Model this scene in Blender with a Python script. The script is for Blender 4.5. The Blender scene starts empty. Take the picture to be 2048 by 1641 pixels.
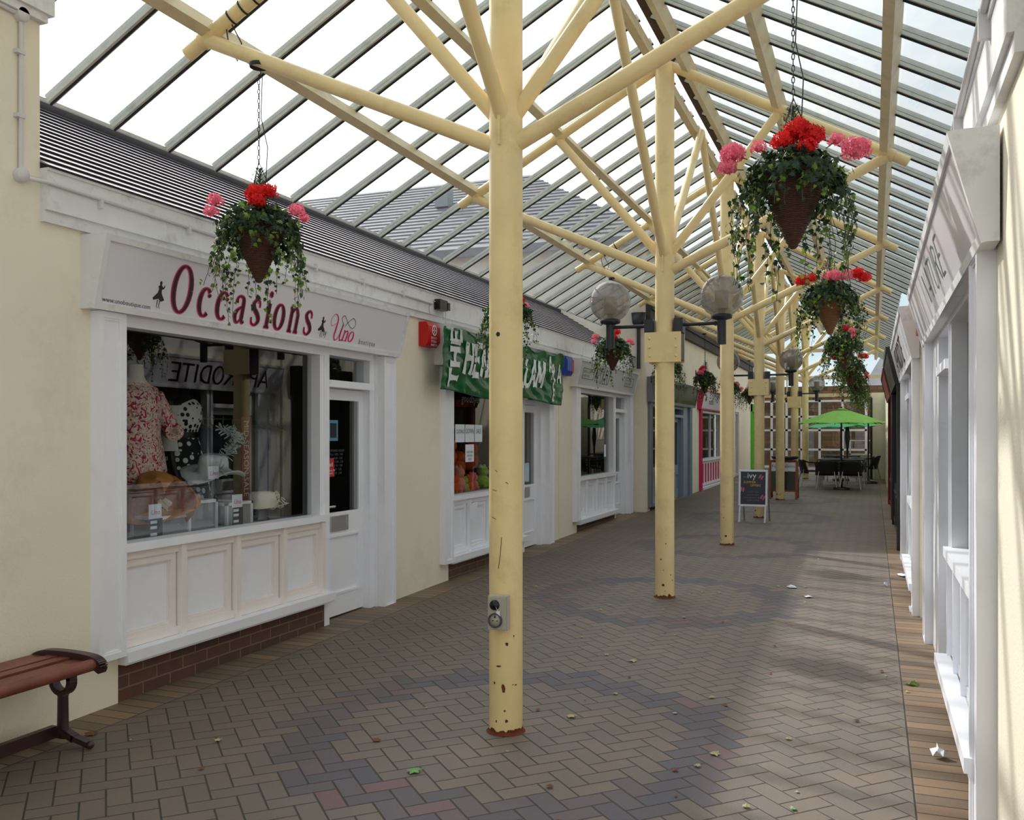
import bpy, math, random
from mathutils import Vector, Matrix, noise as mnoise
random.seed(7)
PI = math.pi
C = bpy.context.scene.collection
sc = bpy.context.scene

# ------------------------------------------------------------------ camera
TH = math.atan((1745 - 1024) / 1850.0)
cam_d = bpy.data.cameras.new('camera')
cam = bpy.data.objects.new('camera', cam_d); C.objects.link(cam)
cam.location = (0, 0, 1.58)
cam.rotation_euler = (PI / 2, 0, TH)
cam_d.sensor_width = 36; cam_d.lens = 36 * 1850 / 2048.0
cam_d.shift_y = 49.5 / 2048.0
cam_d.clip_start = 0.02; cam_d.clip_end = 300
sc.camera = cam

# ------------------------------------------------------------------ sun and sky
SUN = Vector((1.13, -0.79, -1.0)).normalized()
sun_d = bpy.data.lights.new('sun', 'SUN'); sun_d.energy = 3.9; sun_d.angle = math.radians(1.3)
sun_d.color = (1.0, 0.95, 0.89)
sun = bpy.data.objects.new('sun', sun_d); C.objects.link(sun)
sun.rotation_euler = SUN.to_track_quat('-Z', 'Y').to_euler(); sun.location = (-10, 10, 12)

world = bpy.data.worlds.new('sky'); sc.world = world
world.use_nodes = True
wt = world.node_tree; wt.nodes.clear()
w_out = wt.nodes.new('ShaderNodeOutputWorld'); w_bg = wt.nodes.new('ShaderNodeBackground')
w_tc = wt.nodes.new('ShaderNodeTexCoord')
w_map = wt.nodes.new('ShaderNodeMapping'); w_map.inputs['Scale'].default_value = (1.0, 1.0, 2.2)
w_n = wt.nodes.new('ShaderNodeTexNoise'); w_n.inputs['Scale'].default_value = 2.6
w_n.inputs['Detail'].default_value = 7; w_n.inputs['Roughness'].default_value = 0.6
w_r = wt.nodes.new('ShaderNodeValToRGB')
w_r.color_ramp.elements[0].position = 0.40; w_r.color_ramp.elements[0].color = (0.78, 0.97, 1.06, 1)
w_r.color_ramp.elements[1].position = 0.60; w_r.color_ramp.elements[1].color = (1.14, 1.18, 1.22, 1)
w_dot = wt.nodes.new('ShaderNodeVectorMath'); w_dot.operation = 'DOT_PRODUCT'
w_dot.inputs[1].default_value = tuple(-SUN)
w_mr = wt.nodes.new('ShaderNodeMapRange'); w_mr.inputs['From Min'].default_value = 0.45
w_mr.inputs['From Max'].default_value = 1.0; w_mr.inputs['To Min'].default_value = 0.0; w_mr.inputs['To Max'].default_value = 1.0
w_mix = wt.nodes.new('ShaderNodeMixRGB'); w_mix.inputs['Color2'].default_value = (5.5, 5.3, 5.1, 1)
L = wt.links.new
L(w_tc.outputs['Generated'], w_map.inputs['Vector']); L(w_map.outputs[0], w_n.inputs['Vector'])
L(w_n.outputs['Fac'], w_r.inputs['Fac'])
L(w_tc.outputs['Generated'], w_dot.inputs[0]); L(w_dot.outputs['Value'], w_mr.inputs['Value'])
w_pw = wt.nodes.new('ShaderNodeMath'); w_pw.operation = 'POWER'; w_pw.inputs[1].default_value = 2.6
L(w_mr.outputs[0], w_pw.inputs[0]); L(w_pw.outputs[0], w_mix.inputs['Fac']); L(w_r.outputs['Color'], w_mix.inputs['Color1'])
L(w_mix.outputs[0], w_bg.inputs['Color']); L(w_bg.outputs[0], w_out.inputs['Surface'])
w_bg.inputs['Strength'].default_value = 0.83

sc.view_settings.view_transform = 'Standard'; sc.view_settings.look = 'None'
sc.view_settings.gamma = 1; sc.view_settings.use_curve_mapping = False
sc.view_settings.exposure = 0.0
sc.cycles.caustics_reflective = False; sc.cycles.caustics_refractive = False
sc.cycles.transparent_max_bounces = 14

# ------------------------------------------------------------------ materials
MATS = {}
def new_mat(name):
    m = bpy.data.materials.new(name); m.use_nodes = True
    m.node_tree.nodes.clear()
    MATS[name] = m
    return m, m.node_tree
def srgb(r, g, b):
    f = lambda c: (c / 255 / 12.92) if c / 255 <= 0.04045 else ((c / 255 + 0.055) / 1.055) ** 2.4
    return (f(r), f(g), f(b))
def mat(name, col, rough=0.5, var=0.08, scale=6, bump=0.0, bscale=60, metal=0.0, dirt=None, dirt_amt=0.5, dirt_scale=3, spec=0.5, trans=0.0):
    """principled paint: colour with mottling, optional dirt of its own shape and bump"""
    if name in MATS: return MATS[name]
    m, t = new_mat(name); N = t.nodes.new; K = t.links.new
    out = N('ShaderNodeOutputMaterial'); p = N('ShaderNodeBsdfPrincipled')
    p.inputs['Roughness'].default_value = rough; p.inputs['Metallic'].default_value = metal
    p.inputs['Specular IOR Level'].default_value = spec
    tc = N('ShaderNodeTexCoord'); n = N('ShaderNodeTexNoise'); n.inputs['Scale'].default_value = scale
    n.inputs['Detail'].default_value = 5
    K(tc.outputs['Object'], n.inputs['Vector'])
    r = N('ShaderNodeValToRGB'); r.color_ramp.elements[0].position = 0.3; r.color_ramp.elements[1].position = 0.7
    r.color_ramp.elements[0].color = tuple(c * (1 - var) for c in col) + (1,)
    r.color_ramp.elements[1].color = tuple(min(1, c * (1 + var)) for c in col) + (1,)
    K(n.outputs['Fac'], r.inputs['Fac']); last = r.outputs['Color']
    if dirt:
        n2 = N('ShaderNodeTexNoise'); n2.inputs['Scale'].default_value = dirt_scale; n2.inputs['Detail'].default_value = 8
        n2.inputs['Roughness'].default_value = 0.7; K(tc.outputs['Object'], n2.inputs['Vector'])
        r2 = N('ShaderNodeValToRGB'); r2.color_ramp.elements[0].position = 0.52; r2.color_ramp.elements[1].position = 0.75
        r2.color_ramp.elements[0].color = (0, 0, 0, 1); r2.color_ramp.elements[1].color = (dirt_amt,) * 3 + (1,)
        K(n2.outputs['Fac'], r2.inputs['Fac'])
        mx = N('ShaderNodeMixRGB'); mx.inputs['Color2'].default_value = tuple(dirt) + (1,)
        K(r2.outputs['Color'], mx.inputs['Fac']); K(last, mx.inputs['Color1']); last = mx.outputs[0]
    K(last, p.inputs['Base Color'])
    if bump:
        n3 = N('ShaderNodeTexNoise'); n3.inputs['Scale'].default_value = bscale; n3.inputs['Detail'].default_value = 4
        K(tc.outputs['Object'], n3.inputs['Vector'])
        b = N('ShaderNodeBump'); b.inputs['Strength'].default_value = bump; b.inputs['Distance'].default_value = 0.01
        K(n3.outputs['Fac'], b.inputs['Height']); K(b.outputs[0], p.inputs['Normal'])
    sh = p.outputs[0]
    if trans:
        tr = N('ShaderNodeBsdfTranslucent'); K(last, tr.inputs['Color'])
        ms = N('ShaderNodeMixShader'); ms.inputs[0].default_value = trans
        K(p.outputs[0], ms.inputs[1]); K(tr.outputs[0], ms.inputs[2]); sh = ms.outputs[0]
    K(sh, out.inputs['Surface'])
    return m

def glass_mat(name, tint=(0.93, 0.95, 0.95), refl=1.4, ior=1.5, dirt=0.0, rough=0.0, dirt_col=(0.6, 0.6, 0.58)):
    m, t = new_mat(name); N = t.nodes.new; K = t.links.new
    out = N('ShaderNodeOutputMaterial')
    tr = N('ShaderNodeBsdfTransparent'); tr.inputs['Color'].default_value = tuple(tint) + (1,)
    gl = N('ShaderNodeBsdfGlossy'); gl.inputs['Roughness'].default_value = rough
    lw = N('ShaderNodeLayerWeight'); lw.inputs['Blend'].default_value = 0.5
    pw = N('ShaderNodeMath'); pw.operation = 'POWER'; pw.inputs[1].default_value = 5.0
    r0 = ((ior - 1) / (ior + 1)) ** 2 * refl
    mu = N('ShaderNodeMath'); mu.operation = 'MULTIPLY_ADD'; mu.use_clamp = True; mu.inputs[1].default_value = 0.9 - r0; mu.inputs[2].default_value = r0
    K(lw.outputs['Facing'], pw.inputs[0]); K(pw.outputs[0], mu.inputs[0])
    first = tr.outputs[0]
    if dirt:
        tc = N('ShaderNodeTexCoord'); n = N('ShaderNodeTexNoise'); n.inputs['Scale'].default_value = 1.7; n.inputs['Detail'].default_value = 8
        K(tc.outputs['Object'], n.inputs['Vector'])
        r = N('ShaderNodeMapRange'); r.inputs['From Min'].default_value = 0.35; r.inputs['From Max'].default_value = 0.75
        r.inputs['To Min'].default_value = dirt * 0.3; r.inputs['To Max'].default_value = dirt * 1.8
        K(n.outputs['Fac'], r.inputs['Value'])
        d = N('ShaderNodeBsdfDiffuse'); d.inputs['Color'].default_value = tuple(dirt_col) + (1,)
        tl = N('ShaderNodeBsdfTranslucent'); tl.inputs['Color'].default_value = tuple(dirt_col) + (1,)
        dm = N('ShaderNodeMixShader'); dm.inputs[0].default_value = 0.5; K(d.outputs[0], dm.inputs[1]); K(tl.outputs[0], dm.inputs[2])
        m0 = N('ShaderNodeMixShader'); K(r.outputs[0], m0.inputs[0]); K(tr.outputs[0], m0.inputs[1]); K(dm.outputs[0], m0.inputs[2])
        first = m0.outputs[0]
    mx = N('ShaderNodeMixShader'); K(mu.outputs[0], mx.inputs[0]); K(first, mx.inputs[1]); K(gl.outputs[0], mx.inputs[2])
    K(mx.outputs[0], out.inputs['Surface'])
    return m

def brick_mat(name, c1, c2, mortar, sx=0.225, sz=0.075, rough=0.85):
    m, t = new_mat(name); N = t.nodes.new; K = t.links.new
    out = N('ShaderNodeOutputMaterial'); p = N('ShaderNodeBsdfPrincipled'); p.inputs['Roughness'].default_value = rough
    tc = N('ShaderNodeTexCoord'); sp = N('ShaderNodeSeparateXYZ'); cb = N('ShaderNodeCombineXYZ')
    K(tc.outputs['Object'], sp.inputs[0])
    ad = N('ShaderNodeMath'); ad.operation = 'ADD'; K(sp.outputs['X'], ad.inputs[0]); K(sp.outputs['Y'], ad.inputs[1])
    K(ad.outputs[0], cb.inputs['X']); K(sp.outputs['Z'], cb.inputs['Y'])
    b = N('ShaderNodeTexBrick'); b.inputs['Scale'].default_value = 1.0
    b.inputs['Brick Width'].default_value = sx; b.inputs['Row Height'].default_value = sz
    b.inputs['Mortar Size'].default_value = 0.005; b.inputs['Bias'].default_value = 0.0
    b.inputs['Color1'].default_value = c1 + (1,); b.inputs['Color2'].default_value = c2 + (1,); b.inputs['Mortar'].default_value = mortar + (1,)
    K(cb.outputs[0], b.inputs['Vector'])
    n = N('ShaderNodeTexNoise'); n.inputs['Scale'].default_value = 14; K(tc.outputs['Object'], n.inputs['Vector'])
    mx = N('ShaderNodeMixRGB'); mx.blend_type = 'MULTIPLY'; mx.inputs[0].default_value = 0.6
    mr = N('ShaderNodeMapRange'); mr.inputs['To Min'].default_value = 0.5; mr.inputs['To Max'].default_value = 1.35
    K(n.outputs['Fac'], mr.inputs['Value']); K(b.outputs['Color'], mx.inputs[1]); K(mr.outputs[0], mx.inputs[2])
    K(mx.outputs[0], p.inputs['Base Color'])
    bp = N('ShaderNodeBump'); bp.invert = True; bp.inputs['Strength'].default_value = 0.6; bp.inputs['Distance'].default_value = 0.008
    K(b.outputs['Fac'], bp.inputs['Height']); K(bp.outputs[0], p.inputs['Normal'])
    K(p.outputs[0], out.inputs['Surface'])
    return m

def dots_mat(name, base, dot, scale, radius, rough=0.7):
    m, t = new_mat(name); N = t.nodes.new; K = t.links.new
    out = N('ShaderNodeOutputMaterial'); p = N('ShaderNodeBsdfPrincipled'); p.inputs['Roughness'].default_value = rough
    tc = N('ShaderNodeTexCoord'); v = N('ShaderNodeTexVoronoi'); v.inputs['Scale'].default_value = scale
    v.inputs['Randomness'].default_value = 0.55
    K(tc.outputs['Object'], v.inputs['Vector'])
    r = N('ShaderNodeValToRGB'); r.color_ramp.interpolation = 'CONSTANT'
    r.color_ramp.elements[0].color = dot + (1,); r.color_ramp.elements[1].position = radius; r.color_ramp.elements[1].color = base + (1,)
    K(v.outputs['Distance'], r.inputs['Fac']); K(r.outputs['Color'], p.inputs['Base Color']); K(p.outputs[0], out.inputs['Surface'])
    return m

def floral_mat(name):
    m, t = new_mat(name); N = t.nodes.new; K = t.links.new
    out = N('ShaderNodeOutputMaterial'); p = N('ShaderNodeBsdfPrincipled'); p.inputs['Roughness'].default_value = 0.8
    tc = N('ShaderNodeTexCoord'); n = N('ShaderNodeTexNoise'); n.inputs['Scale'].default_value = 22; n.inputs['Detail'].default_value = 3
    n.inputs['Distortion'].default_value = 1.6; K(tc.outputs['Object'], n.inputs['Vector'])
    r = N('ShaderNodeValToRGB'); r.color_ramp.interpolation = 'CONSTANT'; e = r.color_ramp.elements
    e[0].color = srgb(205, 40, 90) + (1,); e[1].position = 0.42; e[1].color = srgb(235, 225, 205) + (1,)
    a = e.new(0.52); a.color = srgb(240, 170, 180) + (1,)
    a = e.new(0.56); a.color = srgb(190, 185, 150) + (1,)
    a = e.new(0.61); a.color = srgb(170, 20, 90) + (1,)
    K(n.outputs['Fac'], r.inputs['Fac']); K(r.outputs['Color'], p.inputs['Base Color']); K(p.outputs[0], out.inputs['Surface'])
    return m

def paver_mat():
    m, t = new_mat('herringbone_pavers'); N = t.nodes.new; K = t.links.new
    def M(op, a, b=None, c=None, clamp=False):
        n = N('ShaderNodeMath'); n.operation = op; n.use_clamp = clamp
        for i, v in enumerate((a, b, c)):
            if v is None: continue
            if isinstance(v, (int, float)): n.inputs[i].default_value = v
            else: K(v, n.inputs[i])
        return n.outputs[0]
    out = N('ShaderNodeOutputMaterial'); p = N('ShaderNodeBsdfPrincipled')
    tc = N('ShaderNodeTexCoord'); sp = N('ShaderNodeSeparateXYZ'); K(tc.outputs['Object'], sp.inputs[0])
    X, Y = sp.outputs['X'], sp.outputs['Y']
    s = 0.102; r2 = 1 / math.sqrt(2) / s
    P = M('MULTIPLY', M('ADD', X, Y), r2); Q = M('MULTIPLY', M('SUBTRACT', Y, X), r2)
    i, j = M('FLOOR', P), M('FLOOR', Q); u, v = M('SUBTRACT', P, i), M('SUBTRACT', Q, j)
    k = M('FLOORED_MODULO', M('SUBTRACT', i, j), 4.0)
    is0 = M('LESS_THAN', k, 0.5); is3 = M('GREATER_THAN', k, 2.5)
    hh = M('LESS_THAN', k, 1.5); is1 = M('SUBTRACT', hh, is0)
    is2 = M('SUBTRACT', M('SUBTRACT', 1.0, hh), is3)
    d = M('MINIMUM', M('MINIMUM', M('MULTIPLY_ADD', is1, 9.0, u), M('MULTIPLY_ADD', is0, 9.0, M('SUBTRACT', 1.0, u))),
          M('MINIMUM', M('MULTIPLY_ADD', is2, 9.0, v), M('MULTIPLY_ADD', is3, 9.0, M('SUBTRACT', 1.0, v))))
    I, J = M('SUBTRACT', i, is1), M('SUBTRACT', j, is2)
    pc = M('ADD', I, M('MULTIPLY_ADD', hh, 0.5, 0.5)); qc = M('ADD', J, M('SUBTRACT', 1.0, M('MULTIPLY', hh, 0.5)))
    # soldier courses along both shop fronts
    edge = M('MAXIMUM', M('GREATER_THAN', X, 0.165), M('LESS_THAN', X, -3.74))
    ye = M('MULTIPLY', Y, 1 / s); je = M('FLOOR', ye); ve = M('SUBTRACT', ye, je)
    de = M('MINIMUM', ve, M('SUBTRACT', 1.0, ve))
    xe1 = M('MULTIPLY', M('ABSOLUTE', M('SUBTRACT', X, 0.165)), 1 / s); xe2 = M('MULTIPLY', M('ABSOLUTE', M('SUBTRACT', X, -3.74)), 1 / s)
    dl = M('MINIMUM', xe1, xe2)
    def mixf(a, b, f):
        return M('ADD', M('MULTIPLY', a, M('SUBTRACT', 1.0, f)), M('MULTIPLY', b, f))
    d = M('MINIMUM', mixf(d, de, edge), dl)
    cidx, cidy = mixf(I, 77.0, edge), mixf(J, je, edge)
    cb = N('ShaderNodeCombineXYZ'); K(cidx, cb.inputs[0]); K(cidy, cb.inputs[1])
    wn = N('ShaderNodeTexWhiteNoise'); wn.noise_dimensions = '3D'; K(cb.outputs[0], wn.inputs['Vector'])
    rnd = wn.outputs['Value']
    sc_ = N('ShaderNodeSeparateXYZ'); K(wn.outputs['Color'], sc_.inputs[0])
    # brick centre in metres, for the blue-grey rings laid round each column
    cx = M('MULTIPLY', M('SUBTRACT', pc, qc), s / math.sqrt(2)); cy = M('MULTIPLY', M('ADD', pc, qc), s / math.sqrt(2))
    ry = M('SUBTRACT', M('FLOORED_MODULO', M('ADD', cy, -4.43 + 1.92), 3.84), 1.92)
    rx = M('ADD', cx, 1.74)
    rad = M('SQRT', M('ADD', M('MULTIPLY', rx, rx), M('MULTIPLY', ry, ry)))
    ring = M('MULTIPLY', M('GREATER_THAN', rad, 0.86), M('LESS_THAN', rad, 1.17))
    ring = M('MULTIPLY', ring, M('SUBTRACT', 1.0, edge))
    # colours
    r1 = N('ShaderNodeValToRGB'); e = r1.color_ramp.elements
    e[0].position = 0.0; e[0].color = srgb(112, 104, 97) + (1,)
    e[1].position = 1.0; e[1].color = srgb(124, 110, 99) + (1,)
    q = e.new(0.45); q.color = srgb(118, 106, 98) + (1,)
    K(rnd, r1.inputs['Fac'])
    rr = N('ShaderNodeValToRGB'); e = rr.color_ramp.elements
    e[0].color = srgb(86, 84, 92) + (1,); e[1].position = 0.8; e[1].color = srgb(100, 90, 96) + (1,)
    q = e.new(0.93); q.color = srgb(116, 92, 93) + (1,)
    K(sc_.outputs[1], rr.inputs['Fac'])
    m1 = N('ShaderNodeMixRGB'); K(ring, m1.inputs[0]); K(r1.outputs[0], m1.inputs[1]); K(rr.outputs[0], m1.inputs[2])
    re = N('ShaderNodeValToRGB'); re.color_ramp.elements[0].color = srgb(112, 96, 80) + (1,); re.color_ramp.elements[1].color = srgb(146, 120, 94) + (1,)
    K(rnd, re.inputs['Fac'])
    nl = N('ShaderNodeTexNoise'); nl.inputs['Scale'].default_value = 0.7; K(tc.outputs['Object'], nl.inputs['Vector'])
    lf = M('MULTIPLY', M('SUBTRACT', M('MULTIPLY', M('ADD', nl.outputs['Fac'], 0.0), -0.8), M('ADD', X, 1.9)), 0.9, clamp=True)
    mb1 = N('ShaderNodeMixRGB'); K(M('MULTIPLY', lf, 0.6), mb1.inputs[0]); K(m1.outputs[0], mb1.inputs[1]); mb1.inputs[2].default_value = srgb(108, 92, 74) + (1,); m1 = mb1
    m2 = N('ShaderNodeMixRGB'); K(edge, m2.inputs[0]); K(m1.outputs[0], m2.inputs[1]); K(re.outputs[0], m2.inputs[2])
    # grime mottling and speckle
    n = N('ShaderNodeTexNoise'); n.inputs['Scale'].default_value = 0.9; n.inputs['Detail'].default_value = 6; K(tc.outputs['Object'], n.inputs['Vector'])
    mr = N('ShaderNodeMapRange'); mr.inputs['From Min'].default_value = 0.3; mr.inputs['From Max'].default_value = 0.7
    mr.inputs['To Min'].default_value = 0.80; mr.inputs['To Max'].default_value = 1.12; K(n.outputs['Fac'], mr.inputs['Value'])
    n2 = N('ShaderNodeTexNoise'); n2.inputs['Scale'].default_value = 220; n2.inputs['Detail'].default_value = 3; K(tc.outputs['Object'], n2.inputs['Vector'])
    mr2 = N('ShaderNodeMapRange'); mr2.inputs['From Min'].default_value = 0.3; mr2.inputs['From Max'].default_value = 0.45
    mr2.inputs['To Min'].default_value = 0.72; mr2.inputs['To Max'].default_value = 1.0; K(n2.outputs['Fac'], mr2.inputs['Value'])
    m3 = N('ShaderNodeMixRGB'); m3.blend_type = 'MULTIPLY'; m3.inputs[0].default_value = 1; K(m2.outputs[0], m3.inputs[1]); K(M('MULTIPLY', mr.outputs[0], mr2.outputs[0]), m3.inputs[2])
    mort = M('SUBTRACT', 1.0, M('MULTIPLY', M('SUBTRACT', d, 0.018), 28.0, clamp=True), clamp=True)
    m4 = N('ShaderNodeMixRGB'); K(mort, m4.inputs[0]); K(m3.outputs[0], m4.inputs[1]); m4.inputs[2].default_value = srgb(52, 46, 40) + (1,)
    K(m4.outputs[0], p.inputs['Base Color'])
    p.inputs['Roughness'].default_value = 0.62
    bh = M('MULTIPLY', M('SUBTRACT', 1.0, mort), 1.0)
    bh = M('ADD', M('MULTIPLY_ADD', sc_.outputs[2], 0.25, bh), M('MULTIPLY', n2.outputs['Fac'], 0.25))
    bp = N('ShaderNodeBump'); bp.inputs['Strength'].default_value = 0.55; bp.inputs['Distance'].default_value = 0.006
    K(bh, bp.inputs['Height']); K(bp.outputs[0], p.inputs['Normal'])
    K(p.outputs[0], out.inputs['Surface'])
    return m

m_floor = paver_mat()
m_wall = mat('cream_render', srgb(240, 231, 213), 0.85, 0.03, 1.2, 0.25, 90, dirt=srgb(150, 138, 112), dirt_amt=0.22, dirt_scale=1.6)
m_white = mat('white_paint', srgb(242, 243, 250), 0.42, 0.02, 4, 0.03, 30, dirt=srgb(176, 170, 166), dirt_amt=0.12, dirt_scale=5)
m_whiteold = mat('weathered_white_paint', srgb(230, 230, 232), 0.6, 0.05, 5, 0.1, 40, dirt=srgb(120, 112, 98), dirt_amt=0.5, dirt_scale=5)
m_steel = mat('cream_steel_paint', srgb(238, 213, 157), 0.38, 0.05, 5, 0.03, 25, dirt=srgb(176, 146, 92), dirt_amt=0.4, dirt_scale=4)
m_beam = mat('pale_steel_paint', srgb(214, 198, 158), 0.5, 0.05, 5, 0.03, 25, dirt=srgb(140, 122, 88), dirt_amt=0.4, dirt_scale=6)
m_rust = mat('rust', srgb(104, 50, 26), 0.9, 0.3, 30, 0.4, 80)
m_pinkwhite = mat('pinkish_white_paint', srgb(242, 233, 228), 0.45, 0.02, 4, 0.03, 30, dirt=srgb(180, 168, 160), dirt_amt=0.15, dirt_scale=5)
m_brick = brick_mat('plinth_brick', srgb(98, 66, 54), srgb(80, 58, 52), srgb(120, 104, 84))
m_slate = mat('roof_slate', srgb(150, 144, 154), 0.27, 0.16, 5, 0.02, 20, dirt=srgb(110, 104, 104), dirt_amt=0.4, dirt_scale=4, spec=1.0)
m_butt = mat('dark_slate_butt', srgb(34, 30, 36), 0.9)
m_slate2 = mat('grey_roof_slate', srgb(128, 128, 132), 0.6, 0.12, 1.5)
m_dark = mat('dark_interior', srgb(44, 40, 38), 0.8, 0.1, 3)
m_darkfloor = mat('dark_carpet', srgb(50, 44, 42), 0.9, 0.1, 9)
m_black = mat('black_metal', srgb(34, 36, 42), 0.4, 0.1, 9)
m_blackp = mat('black_paint', srgb(14, 14, 16), 0.3, 0.1, 9)
m_alu = mat('aluminium_bar', srgb(206, 206, 196), 0.5, 0.08, 10, dirt=srgb(140, 142, 118), dirt_amt=0.45, dirt_scale=9)
m_rubber = mat('black_gasket', srgb(28, 28, 30), 0.6, 0.1, 9)
m_lead = mat('dark_lead', srgb(58, 56, 56), 0.7, 0.15, 6)
m_ridge = mat('dark_ridge_timber', srgb(64, 46, 38), 0.8, 0.3, 8)
m_sign = mat('lilac_white_sign_board', srgb(226, 224, 234), 0.25, 0.01, 3)
m_signg = mat('pale_grey_sign_board', srgb(196, 198, 198), 0.4, 0.03, 3)
m_greyline = mat('mid_grey_line', srgb(120, 122, 124), 0.5)
m_pink = mat('magenta_vinyl', srgb(214, 22, 98), 0.4, 0.02)
m_ink = mat('black_vinyl', srgb(22, 12, 18), 0.4, 0.02)
m_plum = mat('plum_vinyl', srgb(92, 30, 58), 0.4, 0.02)
m_greytxt = mat('dark_grey_print', srgb(74, 72, 76), 0.5, 0.02)
m_green = mat('green_plastic_sheet', srgb(8, 98, 54), 0.22, 0.25, 5, 0.5, 6)
m_whitetxt = mat('white_brush_paint', srgb(235, 238, 236), 0.6, 0.03)
m_red = mat('red_plastic', srgb(196, 18, 22), 0.35, 0.05)
m_blue = mat('blue_plastic', srgb(26, 66, 170), 0.35, 0.05)
m_paper = mat('white_paper', srgb(232, 236, 246), 0.8, 0.02)
m_wood = mat('red_brown_bench_wood', srgb(122, 66, 50), 0.42, 0.22, 7, 0.15, 40)
m_iron = mat('brown_cast_iron', srgb(64, 38, 40), 0.35, 0.1, 9)
m_grey_plastic = mat('grey_plastic', srgb(178, 174, 160), 0.45, 0.04)
m_conduit = mat('white_conduit', srgb(214, 212, 214), 0.4, 0.03)
m_wicker = mat('brown_wicker', srgb(84, 54, 38), 0.8, 0.45, 40, 0.8, 90)
m_wicker2 = mat('tan_wicker', srgb(138, 92, 56), 0.8, 0.35, 40, 0.8, 90)
def wicker_mat(name, ca, cb_):
    m, t = new_mat(name); N = t.nodes.new; K = t.links.new
    out = N('ShaderNodeOutputMaterial'); p = N('ShaderNodeBsdfPrincipled'); p.inputs['Roughness'].default_value = 0.8
    tc = N('ShaderNodeTexCoord'); w = N('ShaderNodeTexWave'); w.wave_type = 'BANDS'; w.bands_direction = 'Z'
    w.inputs['Scale'].default_value = 42; w.inputs['Distortion'].default_value = 3.0; w.inputs['Detail'].default_value = 3; w.inputs['Detail Scale'].default_value = 2.0
    K(tc.outputs['Object'], w.inputs['Vector'])
    r = N('ShaderNodeValToRGB'); r.color_ramp.elements[0].color = ca + (1,); r.color_ramp.elements[1].color = cb_ + (1,)
    K(w.outputs['Fac'], r.inputs['Fac']); K(r.outputs['Color'], p.inputs['Base Color'])
    b = N('ShaderNodeBump'); b.inputs['Strength'].default_value = 0.8; b.inputs['Distance'].default_value = 0.006
    K(w.outputs['Fac'], b.inputs['Height']); K(b.outputs[0], p.inputs['Normal']); K(p.outputs[0], out.inputs['Surface'])
    return m
m_wicker = wicker_mat('brown_woven_wicker', srgb(44, 26, 20), srgb(104, 66, 44))
m_wicker2 = wicker_mat('tan_woven_wicker', srgb(92, 58, 36), srgb(160, 108, 66))
m_ivy = mat('dark_ivy_leaf', srgb(36, 62, 32), 0.42, 0.35, 30, trans=0.3)
m_ivy2 = mat('yellow_green_ivy_leaf', srgb(112, 142, 52), 0.45, 0.3, 30, trans=0.4)
m_stem = mat('brown_green_stem', srgb(74, 70, 40), 0.7)
m_conifer = mat('blue_green_conifer', srgb(52, 84, 66), 0.7, 0.3, 30)
m_gred = mat('scarlet_petals', srgb(222, 14, 16), 0.6, 0.25, 60, trans=0.3)
m_gpink = mat('salmon_pink_petals', srgb(252, 122, 146), 0.6, 0.25, 60, trans=0.3)
m_chain = mat('dark_chain_metal', srgb(34, 32, 30), 0.6)
m_glass = glass_mat('shop_glass', (0.80, 0.83, 0.84), 1.9)
m_roofglass = glass_mat('roof_glass', (0.95, 0.985, 0.985), 1.25, dirt=0.055)
m_globe = glass_mat('smoked_globe', (0.66, 0.63, 0.60), 1.6, dirt=0.42, dirt_col=(0.36, 0.34, 0.33))
m_diff = mat('opal_lamp_sleeve', srgb(222, 214, 190), 0.5, 0.03, trans=0.4)
m_bluegrey = mat('blue_grey_paint', srgb(140, 156, 174), 0.45, 0.04, 5)
m_bluegrey2 = mat('grey_frame_paint', srgb(126, 132, 140), 0.45, 0.04, 5)
m_pinkp = mat('pink_shop_paint', srgb(206, 30, 96), 0.4, 0.03)
m_maroon = mat('maroon_paint', srgb(112, 16, 30), 0.4, 0.06)
m_lime = mat('lime_green_paint', srgb(70, 186, 30), 0.4, 0.06)
m_palegreen = mat('pale_green_panel', srgb(150, 172, 146), 0.6, 0.04)
m_brolly = mat('lime_umbrella_cloth', srgb(172, 232, 122), 0.7, 0.05, 5, trans=0.45)
m_brolly2 = mat('mint_umbrella_cloth', srgb(130, 226, 178), 0.7, 0.05, 5, trans=0.45)
m_rattan = mat('black_rattan', srgb(24, 22, 26), 0.5, 0.3, 60, 0.6, 120)
m_chrome = mat('brushed_aluminium', srgb(196, 196, 198), 0.25, 0.05, metal=0.8)
m_slatefloor = mat('display_grey', srgb(150, 152, 156), 0.6, 0.05)
m_straw = mat('tan_straw', srgb(196, 128, 62), 0.7, 0.12, 30, 0.3, 80)
m_strawd = mat('amber_organza', srgb(150, 80, 20), 0.6, 0.2, 30, 0.3, 30)
m_whiteh = mat('white_sinamay', srgb(214, 226, 230), 0.6, 0.05, 30, 0.3, 90)
m_creamh = mat('cream_sinamay', srgb(226, 218, 196), 0.6, 0.05, 30, 0.3, 90)
m_manq = mat('cream_mannequin', srgb(222, 212, 186), 0.4, 0.02)
m_manqb = mat('black_mannequin', srgb(20, 20, 22), 0.35, 0.02)
m_cloth_w = mat('white_cloth', srgb(222, 220, 216), 0.8, 0.04, 12, 0.3, 20)
m_cloth_n = mat('navy_cloth', srgb(42, 56, 88), 0.8, 0.25, 12, 0.3, 20)
m_cloth_g = mat('khaki_cloth', srgb(96, 96, 84), 0.8, 0.25, 12, 0.3, 20)
m_floral = floral_mat('floral_print')
m_dotw = dots_mat('white_cloth_black_spots', srgb(230, 230, 224), srgb(14, 14, 16), 24, 0.38)
m_dotb = dots_mat('black_cloth_white_spots', srgb(16, 16, 18), srgb(226, 226, 220), 17, 0.36)
m_bannerred = mat('dark_red_banner', srgb(140, 40, 34), 0.6, 0.05)
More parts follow.
